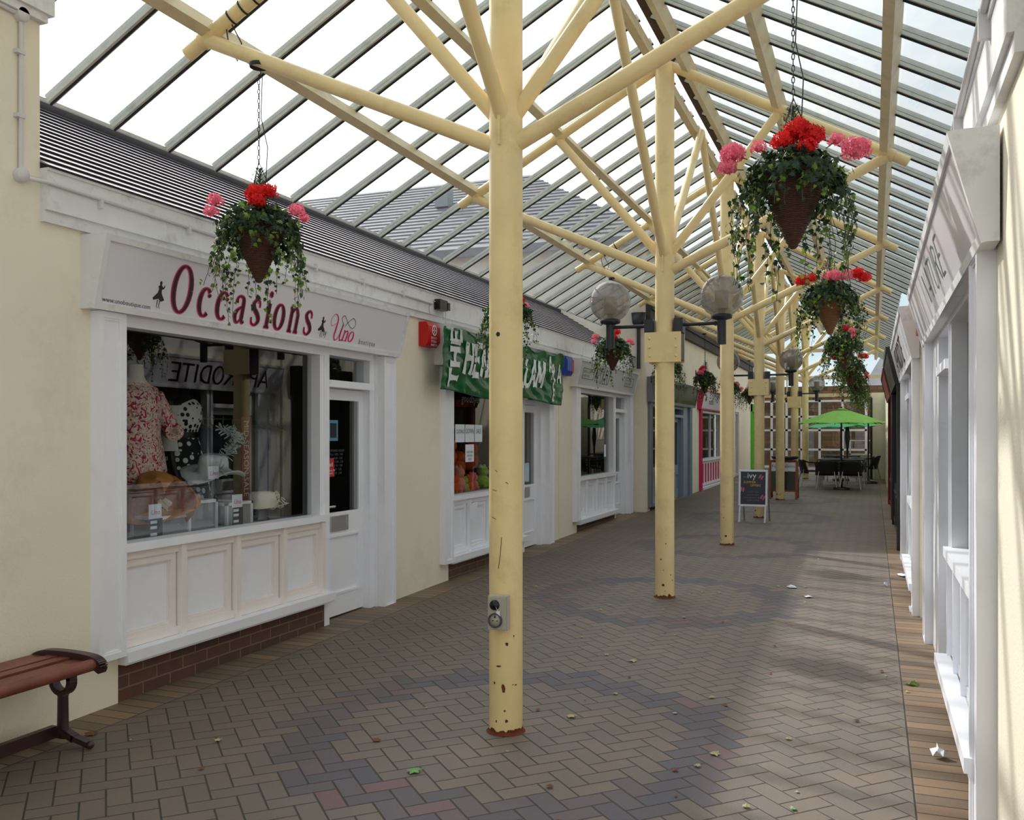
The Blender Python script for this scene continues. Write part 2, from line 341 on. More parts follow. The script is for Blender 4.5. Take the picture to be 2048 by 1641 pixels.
m_stone = brick_mat('rubble_stone', srgb(132, 96, 66), srgb(84, 66, 54), srgb(60, 52, 46), 0.34, 0.13)
m_orange = mat('orange_plush', srgb(226, 96, 40), 0.9, 0.1, 30)
m_yellow = mat('yellow_plush', srgb(226, 190, 60), 0.9, 0.1, 30)
m_peach = mat('peach_plush', srgb(230, 150, 120), 0.9, 0.1, 30)
m_rose = mat('rose_plush', srgb(222, 96, 104), 0.9, 0.1, 30)
m_lgreen = mat('green_plush', srgb(160, 190, 70), 0.9, 0.1, 30)
m_board = mat('chalkboard', srgb(54, 56, 72), 0.5, 0.12, 6)
m_postblue = mat('pale_blue_print', srgb(120, 190, 206), 0.6, 0.05)
m_brownwood = mat('orange_brown_wood', srgb(150, 78, 42), 0.5, 0.15, 8)
m_leafdry = mat('pale_dry_leaf', srgb(172, 164, 120), 0.8, 0.3, 30)
m_leafgreen = mat('fresh_green_leaf', srgb(112, 156, 92), 0.6, 0.1, 30)
m_leafbrown = mat('brown_leaf', srgb(120, 74, 44), 0.8, 0.3, 30)

# ------------------------------------------------------------------ mesh builder
def rot_between(d):
    d = Vector(d).normalized()
    a = Vector((0, 0, 1)) if abs(d.z) < 0.95 else Vector((0, 1, 0))
    x = d.cross(a).normalized(); y = x.cross(d).normalized()
    return x, y, d
class MB:
    def __init__(s): s.v = []; s.f = []; s.mi = []; s.sm = []; s.cur = 0; s.smooth = False
    def add(s, vs, fs):
        o = len(s.v); s.v += [tuple(p) for p in vs]
        for f in fs: s.f.append(tuple(i + o for i in f)); s.mi.append(s.cur); s.sm.append(s.smooth)
        return s
    def box(s, x0, x1, y0, y1, z0, z1):
        if x0 > x1: x0, x1 = x1, x0
        if y0 > y1: y0, y1 = y1, y0
        if z0 > z1: z0, z1 = z1, z0
        return s.add([(x0, y0, z0), (x1, y0, z0), (x1, y1, z0), (x0, y1, z0), (x0, y0, z1), (x1, y0, z1), (x1, y1, z1), (x0, y1, z1)],
                     [(0, 3, 2, 1), (4, 5, 6, 7), (0, 1, 5, 4), (1, 2, 6, 5), (2, 3, 7, 6), (3, 0, 4, 7)])
    def bar(s, p0, p1, w, h, up=(0, 0, 1)):
        p0, p1 = Vector(p0), Vector(p1); d = (p1 - p0).normalized(); up = Vector(up)
        x = d.cross(up)
        if x.length < 1e-4: x = d.cross(Vector((0, 1, 0)))
        x.normalize(); y = x.cross(d).normalized()
        vs = []
        for p in (p0, p1):
            for a, b in ((-1, -1), (1, -1), (1, 1), (-1, 1)): vs.append(p + x * a * w / 2 + y * b * h / 2)
        return s.add(vs, [(3, 2, 1, 0), (4, 5, 6, 7), (0, 1, 5, 4), (1, 2, 6, 5), (2, 3, 7, 6), (3, 0, 4, 7)])
    def tube(s, pts, r, n=12, cap=True, r1=None):
        pts = [Vector(p) for p in pts]; m = len(pts); vs = []; px = None
        for i, p in enumerate(pts):
            d = (pts[min(i + 1, m - 1)] - pts[max(i - 1, 0)]).normalized()
            if px is None: x, y, _ = rot_between(d)
            else:
                x = (px - d * px.dot(d)).normalized(); y = x.cross(d).normalized()
            px = x
            rr = r if r1 is None else r + (r1 - r) * i / (m - 1)
            for k in range(n):
                a = 2 * PI * k / n; vs.append(p + (x * math.cos(a) + y * math.sin(a)) * rr)
        fs = [(i * n + k, i * n + (k + 1) % n, (i + 1) * n + (k + 1) % n, (i + 1) * n + k) for i in range(m - 1) for k in range(n)]
        sm = s.smooth; s.smooth = True; s.add(vs, fs); s.smooth = sm
        if cap:
            s.add(vs[:n], [tuple(range(n))[::-1]]); s.add(vs[-n:], [tuple(range(n))])
        return s
    def lathe(s, prof, n=24, c=(0, 0, 0), M=None, close=False):
        vs = []
        for r, z in prof:
            for k in range(n):
                a = 2 * PI * k / n; p = Vector((r * math.cos(a), r * math.sin(a), z))
                if M: p = M @ p
                vs.append(p + Vector(c))
        m = len(prof)
        fs = [(i * n + k, i * n + (k + 1) % n, (i + 1) * n + (k + 1) % n, (i + 1) * n + k) for i in range(m - 1) for k in range(n)]
        sm = s.smooth; s.smooth = True; s.add(vs, fs); s.smooth = sm
        return s
    def ball(s, c, rx, ry=None, rz=None, n=12, m=8):
        ry = ry or rx; rz = rz or rx; vs = []
        for i in range(m + 1):
            t = PI * i / m
            for k in range(n):
                a = 2 * PI * k / n
                vs.append((c[0] + rx * math.sin(t) * math.cos(a), c[1] + ry * math.sin(t) * math.sin(a), c[2] - rz * math.cos(t)))
        fs = [(i * n + k, i * n + (k + 1) % n, (i + 1) * n + (k + 1) % n, (i + 1) * n + k) for i in range(m) for k in range(n)]
        sm = s.smooth; s.smooth = True; s.add(vs, fs); s.smooth = sm
        return s
    def loft(s, rings, n=16, cap=True):
        """rings: (cx, cy, z, rx, ry)"""
        vs = []
        for cx, cy, z, rx, ry in rings:
            for k in range(n):
                a = 2 * PI * k / n; vs.append((cx + rx * math.cos(a), cy + ry * math.sin(a), z))
        m = len(rings)
        fs = [(i * n + k, i * n + (k + 1) % n, (i + 1) * n + (k + 1) % n, (i + 1) * n + k) for i in range(m - 1) for k in range(n)]
        if cap: fs += [tuple(range(n))[::-1], tuple((m - 1) * n + k for k in range(n))]
        sm = s.smooth; s.smooth = True; s.add(vs, fs); s.smooth = sm
        return s
    def quad(s, a, b, c, d): return s.add([a, b, c, d], [(0, 1, 2, 3)])
    def prism(s, poly, y0, y1):
        """poly in (x,z), extruded along y"""
        n = len(poly); vs = [(x, y0, z) for x, z in poly] + [(x, y1, z) for x, z in poly]
        fs = [tuple(range(n)), tuple(range(2 * n - 1, n - 1, -1))] + [(i, n + i, n + (i + 1) % n, (i + 1) % n) for i in range(n)]
        return s.add(vs, fs)
    def plate(s, poly, z0, z1):
        """poly in (x,y) of the local face plane, thickness z0..z1"""
        n = len(poly); vs = [(x, y, z0) for x, y in poly] + [(x, y, z1) for x, y in poly]
        fs = [tuple(range(n))[::-1], tuple(range(n, 2 * n))] + [(i, (i + 1) % n, n + (i + 1) % n, n + i) for i in range(n)]
        return s.add(vs, fs)
    def ribbon(s, pts, z=0.0):
        """flat stroke: pts (x, y, w)"""
        m = len(pts); vs = []
        for i, (x, y, w) in enumerate(pts):
            a = pts[max(i - 1, 0)]; b = pts[min(i + 1, m - 1)]
            dx, dy = b[0] - a[0], b[1] - a[1]; l = math.hypot(dx, dy) or 1
            nx, ny = -dy / l * w / 2, dx / l * w / 2
            vs += [(x + nx, y + ny, z), (x - nx, y - ny, z)]
        return s.add(vs, [(2 * i, 2 * i + 1, 2 * i + 3, 2 * i + 2) for i in range(m - 1)])
    def map(s, M): s.v = [tuple(M @ Vector(p)) for p in s.v]; return s
    def build(s, name, mats, parent=None, M=None, local=False):
        if M is not None: s.map(M)
        if not isinstance(mats, (list, tuple)): mats = [mats]
        off = Vector((0, 0, 0)); p = parent
        while p is not None: off += p.location; p = p.parent
        if local: off = Vector((0, 0, 0))
        loc = Vector((0, 0, 0))
        if parent is None and not local:
            xs = [v[0] for v in s.v]; ys = [v[1] for v in s.v]; zs = [v[2] for v in s.v]
            loc = Vector(((min(xs) + max(xs)) / 2, (min(ys) + max(ys)) / 2, min(zs))); off = loc
            if name == 'floor': loc = Vector((0, 0, 0)); off = loc
        me = bpy.data.meshes.new(name)
        me.from_pydata([(v[0] - off.x, v[1] - off.y, v[2] - off.z) for v in s.v], [], s.f)
        for m in mats: me.materials.append(m)
        me.polygons.foreach_set('material_index', s.mi); me.polygons.foreach_set('use_smooth', s.sm)
        me.update()
        o = bpy.data.objects.new(name, me); C.objects.link(o); o.location = loc
        if parent is not None: o.parent = parent
        return o

def tag(o, label=None, cat=None, group=None, kind=None):
    if label: o['label'] = label
    if cat: o['category'] = cat
    if group: o['group'] = group
    if kind: o['kind'] = kind
    return o
def thing(name, label, cat, loc=(0, 0, 0), group=None, rz=0.0, kind=None):
    o = bpy.data.objects.new(name, None); C.objects.link(o); o.location = loc; o.rotation_euler = (0, 0, rz)
    o.empty_display_size = 0.1
    return tag(o, label, cat, group, kind)
def copy_tree(o, parent=None):
    c = o.copy(); C.objects.link(c); c.parent = parent
    for ch in list(o.children): copy_tree(ch, c)
    return c
def structure(o, label, cat): return tag(o, label, cat, None, 'structure')

SL = 0.0126
def gz(y): return SL * y

def frameM(side, X):
    """local (u, v, w) -> world. side -1: the left shop row (faces +x); +1: the right row (faces -x)"""
    if side < 0: return Matrix(((0, 0, 1, X), (1, 0, 0, 0), (0, 1, 0, 0), (0, 0, 0, 1)))
    return Matrix(((0, 0, -1, X), (-1, 0, 0, 0), (0, 1, 0, 0), (0, 0, 0, 1)))

# ------------------------------------------------------------------ lettering
def spline(pts, n=8, closed=False):
    P = [tuple(p) if len(p) == 3 else (p[0], p[1], None) for p in pts]
    m = len(P); out = []
    rng = range(m) if closed else range(m - 1)
    for i in rng:
        if closed: a, b, c, d = P[(i - 1) % m], P[i], P[(i + 1) % m], P[(i + 2) % m]
        else: a, b, c, d = P[max(i - 1, 0)], P[i], P[i + 1], P[min(i + 2, m - 1)]
        for k in range(n):
            t = k / n
            out.append(tuple(0.5 * (2 * b[q] + (c[q] - a[q]) * t + (2 * a[q] - 5 * b[q] + 4 * c[q] - d[q]) * t * t + (3 * b[q] - a[q] - 3 * c[q] + d[q]) * t ** 3) for q in range(3)))
    out.append(P[0] if closed else P[-1])
    return out
def ell(cx, cy, rx, ry, a0, a1, wt, wk, n=28):
    r = []
    for i in range(n + 1):
        a = math.radians(a0 + (a1 - a0) * i / n)
        r.append((cx + rx * math.cos(a), cy + ry * math.sin(a), wt + (wk - wt) * abs(math.cos(a))))
    return r
# condensed serif lower case for the boutique sign, x height 0.62
def serif(ch):
    T, H = 0.095, 0.022
    if ch == 'O': return 0.62, [ell(0.28, 0.48, 0.22, 0.47, 0, 360, H + 0.01, T, 44)]
    if ch == 'c': return 0.44, [ell(0.2, 0.31, 0.15, 0.29, 48, 312, H, T), [(0.29, 0.5, 0.02), (0.3, 0.47, 0.09), (0.3, 0.42, 0.02)]]
    if ch == 'a': return 0.46, [spline([(0.09, 0.44, 0.07), (0.1, 0.55, 0.04), (0.19, 0.6, 0.03), (0.28, 0.55, 0.07), (0.3, 0.44, 0.085)], 6) + [(0.3, 0.1, 0.085)],
                                spline([(0.3, 0.1, 0.06), (0.33, 0.03, 0.05), (0.4, 0.05, 0.02)], 5),
                                spline([(0.29, 0.38, 0.02), (0.18, 0.32, 0.04), (0.09, 0.2, 0.085), (0.12, 0.05, 0.06), (0.2, 0.02, 0.03), (0.29, 0.12, 0.02)], 6)]
    if ch == 's': return 0.40, [spline([(0.29, 0.43, 0.02), (0.27, 0.55, 0.03), (0.18, 0.6, 0.03), (0.08, 0.5, 0.08), (0.13, 0.38, 0.085), (0.25, 0.26, 0.09), (0.3, 0.13, 0.08), (0.2, 0.02, 0.03), (0.09, 0.06, 0.03), (0.06, 0.19, 0.02)], 6)]
    if ch == 'i': return 0.27, [[(0.13, 0.02, 0.09), (0.13, 0.58, 0.09)], [(0.04, 0.02, 0.03), (0.22, 0.02, 0.03)], [(0.05, 0.585, 0.03), (0.14, 0.585, 0.03)],
                                ell(0.13, 0.79, 0.028, 0.028, 0, 360, 0.056, 0.056, 14)]
    if ch == 'o': return 0.44, [ell(0.2, 0.31, 0.15, 0.29, 0, 360, H, T, 36)]
    if ch == 'n': return 0.50, [[(0.11, 0.02, 0.085), (0.11, 0.59, 0.085)], [(0.03, 0.02, 0.03), (0.2, 0.02, 0.03)], [(0.03, 0.59, 0.03), (0.11, 0.59, 0.03)],
                                spline([(0.12, 0.42, 0.02), (0.19, 0.56, 0.04), (0.28, 0.58, 0.06), (0.345, 0.45, 0.085)], 6) + [(0.345, 0.02, 0.085)], [(0.26, 0.02, 0.03), (0.43, 0.02, 0.03)]]
    if ch == 'U': return 0.62, [spline([(0.12, 0.75, 0.01), (0.02, 0.62, 0.012), (0.06, 0.95, 0.014), (0.22, 0.92, 0.05), (0.2, 0.6, 0.09), (0.12, 0.25, 0.07), (0.2, 0.05, 0.04), (0.36, 0.25, 0.04), (0.5, 0.7, 0.06), (0.46, 0.3, 0.07), (0.46, 0.06, 0.05), (0.56, 0.12, 0.02)], 8),
                                spline([(0.40, 0.78, 0.01), (0.5, 1.0, 0.012), (0.75, 0.85, 0.014), (0.9, 1.1, 0.012), (0.98, 0.95, 0.012), (0.85, 0.75, 0.010), (0.6, 0.82, 0.01)], 8)]
    return 0.3, []
# narrow capitals drawn with single strokes
CAPS = {
 'A': (0.62, [[(0.02, 0), (0.28, 1)], [(0.28, 1, 1.8), (0.56, 0, 1.8)], [(0.12, 0.34), (0.46, 0.34)]]),
 'P': (0.56, [[(0.1, 0, 1.8), (0.1, 1, 1.8)], [(0.1, 0.98), (0.3, 0.98), (0.46, 0.88, 1.6), (0.46, 0.62, 1.6), (0.3, 0.5), (0.1, 0.5)]]),
 'H': (0.64, [[(0.1, 0, 1.8), (0.1, 1, 1.8)], [(0.52, 0, 1.8), (0.52, 1, 1.8)], [(0.1, 0.52), (0.52, 0.52)]]),
 'R': (0.62, [[(0.1, 0, 1.8), (0.1, 1, 1.8)], [(0.1, 0.98), (0.3, 0.98), (0.44, 0.86, 1.6), (0.44, 0.66, 1.6), (0.3, 0.53), (0.1, 0.53)], [(0.28, 0.53, 1.6), (0.56, 0, 1.6)]]),
 'O': (0.66, [[(0.33 + 0.25 * math.cos(a / 16 * 2 * PI), 0.5 + 0.5 * math.sin(a / 16 * 2 * PI), 0.9 + 0.9 * abs(math.cos(a / 16 * 2 * PI))) for a in range(17)]]),
 'D': (0.64, [[(0.1, 0, 1.8), (0.1, 1, 1.8)], [(0.1, 0.98), (0.28, 0.98), (0.46, 0.84, 1.6), (0.54, 0.5, 1.8), (0.46, 0.16, 1.6), (0.28, 0.02), (0.1, 0.02)]]),
 'I': (0.26, [[(0.12, 0, 1.8), (0.12, 1, 1.8)]]),
 'T': (0.58, [[(0.29, 0, 1.8), (0.29, 1, 1.8)], [(0.02, 0.97), (0.56, 0.97)]]),
 'E': (0.54, [[(0.1, 0, 1.8), (0.1, 1, 1.8)], [(0.1, 0.98), (0.48, 0.98)], [(0.1, 0.52), (0.4, 0.52)], [(0.1, 0.02), (0.48, 0.02)]]),
 'N': (0.66, [[(0.1, 0), (0.1, 1)], [(0.1, 1, 1.8), (0.54, 0, 1.8)], [(0.54, 0), (0.54, 1)]]),
 'U': (0.62, [[(0.1, 1, 1.6), (0.1, 0.3, 1.6), (0.2, 0.05), (0.32, 0), (0.44, 0.05), (0.52, 0.3), (0.52, 1)]]),
 'L': (0.5, [[(0.1, 0, 1.8), (0.1, 1, 1.8)], [(0.1, 0.02), (0.46, 0.02)]]),
 'M': (0.76, [[(0.08, 0), (0.12, 1)], [(0.12, 1, 1.6), (0.36, 0.2, 1.6)], [(0.36, 0.2), (0.6, 1)], [(0.6, 1, 1.6), (0.66, 0, 1.6)]]),
 'C': (0.6, [[(0.5, 0.84), (0.36, 1), (0.2, 0.92, 1.5), (0.1, 0.5, 1.8), (0.2, 0.08, 1.5), (0.36, 0), (0.5, 0.16)]]),
 'S': (0.52, [[(0.42, 0.82), (0.28, 1), (0.12, 0.86, 1.4), (0.14, 0.64, 1.6), (0.36, 0.42, 1.8), (0.42, 0.2, 1.5), (0.26, 0), (0.08, 0.14)]]),
 'Y': (0.58, [[(0.02, 1, 1.6), (0.28, 0.48, 1.6)], [(0.54, 1), (0.28, 0.48), (0.28, 0, 1.8)]]),
 ' ': (0.35, []), '-': (0.4, [[(0.05, 0.5), (0.32, 0.5)]]),
}
def caps(mb, text, x, y, h, wscale, thin, z=0.0, rnd=0.0, slant=0.0, thick=1.0, extra=0.0, R=None):
    for ch in text:
        adv, st = CAPS.get(ch, CAPS[' '])
        for s_ in st:
            jx, jy = random.uniform(-rnd, rnd), random.uniform(-rnd, rnd)
            pts = []
            for q in s_:
                w = thin * (1 + ((q[2] if len(q) > 2 else 1) - 1) * thick) + extra
                px, py = q[0] * h * wscale + q[1] * h * slant + jx, q[1] * h + jy
                if R: px, py = R[0] * px + R[1] * py, R[2] * px + R[3] * py
                pts.append((x + px, y + py, w))
            if len(pts) == 2 and extra:
                a, b = pts; l = math.hypot(b[0] - a[0], b[1] - a[1]); ux, uy = (b[0] - a[0]) / l * extra / 2, (b[1] - a[1]) / l * extra / 2
                pts = [(a[0] - ux, a[1] - uy, a[2]), (b[0] + ux, b[1] + uy, b[2])]
            mb.ribbon(pts, z)
        if R: x += R[0] * adv * h * wscale; y += R[2] * adv * h * wscale
        else: x += adv * h * wscale
    return x
def small_text(text, size, M, mt, name, parent, align='LEFT', sx=1.0, shear=0.0):
    cu = bpy.data.curves.new('text', 'FONT'); cu.body = text; cu.size = size; cu.align_x = align; cu.resolution_u = 2
    cu.shear = shear; cu.space_line = 1.1
    o = bpy.data.objects.new('text', cu); C.objects.link(o)
    dg = bpy.context.evaluated_depsgraph_get()
    me = bpy.data.meshes.new_from_object(o.evaluated_get(dg))
    bpy.data.objects.remove(o); bpy.data.curves.remove(cu)
    mb = MB(); mb.add([(v.co.x * sx, v.co.y, v.co.z) for v in me.vertices], [tuple(p.vertices) for p in me.polygons])
    bpy.data.meshes.remove(me)
    return mb.build(name, mt, parent, M)

# ------------------------------------------------------------------ ground, walls
f_ = MB()
nx, ny = 2, 60
f_.add([(-4.6, -2.0, gz(-2)), (1.2, -2.0, gz(-2)), (1.2, 42, gz(42)), (-4.6, 42, gz(42))], [(0, 1, 2, 3)])
structure(f_.build('floor', m_floor), 'brown brick herringbone paving of the arcade with blue-grey rings', 'paving')
g_ = MB(); g_.box(-40, 40, -12, 70, -0.3, -0.06)
structure(g_.build('floor', mat('outside_ground', srgb(120, 112, 100), 0.9)), 'plain ground under the buildings around the arcade', 'ground').name = 'floor_outside'

def ring_wall(name, label, side, X, sections, thick=0.25, mt=None):
    """sections: (u0,u1,z0,z1) solid boxes in the plane of a shop row"""
    mb = MB()
    for u0, u1, z0, z1 in sections: mb.box(u0, u1, z0, z1, -thick, 0)
    return structure(mb.build(name, mt or m_wall, None, frameM(side, X)), label, 'wall')

ring_wall('wall_left', 'cream rendered wall of the left shop row, tall nearest part and piers between shopfronts', -1, -4.0,
  [(-2.0, 3.56, -0.1, 3.78), (3.56, 4.09, -0.1, 2.92), (4.09, 7.05, 2.262, 2.92), (7.05, 7.70, -0.1, 2.92), (7.715, 8.49, -0.1, 2.92), (7.70, 7.715, -0.1, 2.91),
   (8.49, 11.45, 2.262, 2.92), (11.45, 12.02, -0.1, 2.92), (12.035, 12.85, -0.1, 2.92), (12.85, 15.81, 2.262, 2.92), (15.81, 16.15, -0.1, 2.92)])
# taller block beyond the slates
tb = MB()
for u0, u1, z0, z1 in [(16.15, 16.5, 0, 5.05), (16.5, 20.2, 2.15, 5.05), (20.2, 21.75, 0, 5.05), (21.75, 25.6, 2.15, 5.05), (25.6, 27.6, 0, 5.05), (27.6, 28.5, 2.25, 5.05), (28.5, 31.3, 0, 5.05), (31.3, 36.5, 2.6, 5.05)]:
    tb.box(-4.0, -3.75, u0, u1, z0, z1)
tb.box(-12.5, -4.0, 16.15, 16.4, 0.0, 5.05)
structure(tb.build('wall_left', m_wall), 'cream wall of the taller building from the blue-grey shopfront to the arcade end', 'wall')
cn = MB(); cn.box(-4.3, -3.96, -2.0, 3.575, 3.70, 3.74); cn.box(-4.3, -3.94, -2.0, 3.60, 3.74, 3.86)
structure(cn.build('trim_1', m_whiteold), 'white cornice on top of the tall near part of the left wall', 'cornice')

ring_wall('wall_right', 'cream rendered wall of the right shop row nearest the camera with streaked shadows', 1, 0.41,
  [(-3.68, 2.0, -0.1, 3.5), (-3.97, -3.68, -0.1, 2.92), (-7.2, -3.97, 2.262, 2.92), (-8.15, -7.2, -0.1, 2.92)])
ring_wall('wall_right', 'cream pier and wall around the second right-hand shopfront', 1, 0.36,
  [(-8.4, -8.15, -0.1, 2.92), (-11.4, -8.4, 2.262, 2.92), (-12.05, -11.4, -0.1, 2.92)])
ring_wall('wall_right', 'cream wall around the black and maroon shopfronts and on to the arcade end', 1, 0.33,
  [(-12.3, -12.05, -0.1, 2.92), (-15.6, -12.3, 2.262, 2.92), (-16.2, -15.6, -0.1, 2.92), (-19.4, -16.2, 2.262, 2.92), (-36.5, -19.4, -0.1, 2.92)])
pr = MB(); pr.box(-0.02, 0.33, 27.6, 28.1, 0.2, 2.75)
structure(pr.build('wall_right', m_wall), 'pale pier standing out at the far right behind the umbrella', 'wall')

# fascias and slate roofs over both shop rows
def fascia(name, side, X, u0, u1, label):
    mb = MB(); mb.box(u0, u1, 2.74, 2.94, 0, 0.05); mb.box(u0, u1, 2.68, 2.74, 0, 0.03); mb.box(u0, u1, 2.94, 2.955, 0, 0.06)
    return structure(mb.build(name, m_whiteold, None, frameM(side, X)), label, 'fascia')
fascia('trim_2', -1, -4.0, 3.56, 16.15, 'weathered white fascia board under the left slate roof')
fascia('trim_3', 1, 0.41, -19.6, -3.0, 'white fascia board above the right-hand shop signs')
def slates(side, X, u0, u1, label, rise=0.62, depth=1.45):
    mb = MB(); n = 15; w = 0.17; z = 2.955
    for k in range(n):
        wa = 0.07 - k * depth / n; wb = 0.07 - (k + 1) * depth / n - 0.02
        za = 2.96 + k * depth / n * rise; zb = 2.96 + (k + 1) * depth / n * rise
        j = (k % 2) * 0.125; uu = u0 - j
        mb.cur = 0; mb.prism([(wa, za + 0.0050), (wb - 0.01, zb + 0.0052), (wb - 0.01, zb - 0.01), (wa - 0.004, za + 0.002)], u0, u1)
        mb.cur = 2; mb.prism([(wa + 0.001, za + 0.0042), (wa - 0.012, za + 0.0038), (wa - 0.012, za - 0.004), (wa + 0.001, za - 0.004)], u0, u1)
    # prism is (x,z) extruded along y: map x->w, y->u, z->v
    P = Matrix(((0, 1, 0, 0), (0, 0, 1, 0), (1, 0, 0, 0), (0, 0, 0, 1)))
    mb.map(P)
    rd = MB(); rd.cur = 1
    wr = 0.07 - depth; zr = 2.96 + depth * rise
    mb.cur = 1; mb.tube([(u0, zr + 0.0, wr), (u1, zr + 0.0, wr)], 0.055, 10)
    mb.cur = 0
    mb.add([(u0, zr, wr), (u1, zr, wr), (u1, zr - 1.1, wr - 1.9), (u0, zr - 1.1, wr - 1.9)], [(0, 1, 2, 3)])
    return structure(mb.build('ceiling', [m_slate, m_lead, m_butt], None, frameM(side, X)), label, 'roof')
slates(-1, -4.0, 3.56, 16.15, 'dark grey slate roof in thin courses over the left shops').name = 'roof_left'
slates(1, 0.43, -19.6, -3.0, 'slate roof over the right shops').name = 'roof_right'

# taller building behind the left row: hipped slate roof
hb = MB()
ex0, ex1, ey0, ey1, ez = -14.5, -3.45, 15.85, 25.0, 5.08
rx0, rx1, ryy, rz_ = -13.4, -7.35, 20.0, 7.57
hb.add([(ex0, ey0, ez), (ex1, ey0, ez), (ex1, ey1, ez), (ex0, ey1, ez), (rx0, ryy, rz_), (rx1, ryy, rz_)],
       [(0, 1, 5, 4), (1, 2, 5), (2, 3, 4, 5), (3, 0, 4)])
for k in range(1, 22):
    t = k / 22.0
    xa = ex0 + (rx0 - ex0) * t; xb = ex1 + (rx1 - ex1) * t; y = ey0 + (ryy - ey0) * t; z = ez + (rz_ - ez) * t
    hb.bar((xa, y, z + 0.01), (xb, y, z + 0.01), 0.02, 0.02)
hb.box(ex0, ex1, ey0, ey0 + 0.06, ez - 0.16, ez); hb.box(ex1 - 0.06, ex1, ey0, ey1, ez - 0.16, ez)
structure(hb.build('roof_back', m_slate2), 'big grey hipped slate roof seen through the left glass slope', 'roof')
sg = MB(); sg.box(-8.9, -8.6, 18.2, 18.5, 6.55, 7.0)
tag(sg.build('roof_vent', m_slatefloor), 'small grey vent box on the slope of the big hipped roof', 'vent')

# brick plinths
def plinth(name, side, X, u0, u1, label):
    mb = MB(); mb.box(u0, u1, -0.1, 0.345, -0.16, -0.005)
    return structure(mb.build(name, m_brick, None, frameM(side, X)), label, 'plinth')

# ------------------------------------------------------------------ shopfronts
def moulding(mb, u0, u1, v0, v1, w, t=0.022, d=0.012):
    mb.box(u0, u1, v0, v0 + t, w, w + d); mb.box(u0, u1, v1 - t, v1, w, w + d)
    mb.box(u0, u0 + t, v0 + t, v1 - t, w, w + d); mb.box(u1 - t, u1, v0 + t, v1 - t, w, w + d)
TRIM = [3]
def pilaster(side, X, u0, u1, vb, vt, mt, label, d=0.05):
    mb = MB(); mb.box(u0, u1, vb, vt, -0.02, d); moulding(mb, u0 + 0.0, u1 - 0.0, vb, vt, d, 0.035, 0.014)
    moulding(mb, u0 + 0.035, u1 - 0.035, vb + 0.035, vt - 0.035, d, 0.012, 0.007)
    TRIM[0] += 1
    return structure(mb.build('trim_%d' % TRIM[0], mt, None, frameM(side, X)), label, 'pilaster')
WN = [0]; DN = [0]
GW = -0.09
def shop_window(side, X, u0, u1, mt, label, panels=4, vs=0.905, vt=2.262, vb=0.345, stripes=None, mull=(), style='panel'):
    WN[0] += 1; M = frameM(side, X)
    fr = MB()
    fr.box(u0, u1, vt - 0.06, vt, GW - 0.03, 0.0); fr.box(u0, u0 + 0.05, vs, vt - 0.06, GW - 0.03, -0.01); fr.box(u1 - 0.05, u1, vs, vt - 0.06, GW - 0.03, -0.01)
    fr.box(u0, u1, vs, vs + 0.05, GW - 0.02, 0.03)
    for q in mull: fr.box(q - 0.02, q + 0.02, vs, vt, GW - 0.02, GW + 0.03)
    root = structure(fr.build('window_%d' % WN[0], mt, None, M), label, 'shop window')
    g = MB(); g.box(u0 + 0.03, u1 - 0.03, vs + 0.03, vt - 0.04, GW - 0.004, GW); g.v = g.v
    gg = MB(); gg.quad((u0 + 0.03, vs + 0.03, GW), (u1 - 0.03, vs + 0.03, GW), (u1 - 0.03, vt - 0.04, GW), (u0 + 0.03, vt - 0.04, GW))
    gg.build('window_glass', m_glass, root, M)
    r = MB(); r.box(u0, u1, vb, vs, GW, -0.05); r0_ = r
    if style == 'panel':
        n = panels; pw = (u1 - u0) / n
        r0_.build('stall_riser', mt, root, M); r = MB()
        for k in range(n + 1):
            c = u0 + pw * k; c = min(max(c, u0 + 0.025), u1 - 0.025)
            r.box(c - 0.022, c + 0.022, vb, vs, -0.05, 0.012)
        r.box(u0, u1, vs - 0.05, vs, -0.05, -0.012); r.box(u0, u1, vb, vb + 0.05, -0.05, -0.012)
        for k in range(n):
            a = u0 + pw * k + 0.03; b = u0 + pw * (k + 1) - 0.03
            moulding(r, a, b, vb + 0.03, vs - 0.05, -0.05, 0.045, 0.022)
            moulding(r, a + 0.045, b - 0.045, vb + 0.075, vs - 0.095, -0.05, 0.012, 0.010)
    r.build('stall_riser' if style != 'panel' else 'riser_frame', mt if not (mt == m_white and side < 0 and u0 < 5) else m_pinkwhite, root, M)
    if stripes:
        s_ = MB(); n = 9; pw = (u1 - u0) / n
        for k in range(n): s_.box(u0 + pw * (k + 0.36), u0 + pw * (k + 0.64), vb + 0.08, vs - 0.07, -0.05, -0.03)
        s_.build('pink_stripes', stripes, root, M)['label'] = 'pink upright stripes'
    b = MB(); b.box(u0, u1 + 0.05, vb - 0.06, vb, -0.05, 0.075); b.box(u0, u1 + 0.05, vb - 0.075, vb - 0.06, -0.05, 0.06)
    b.build('bottom_sill', mt, root, M)
    return root
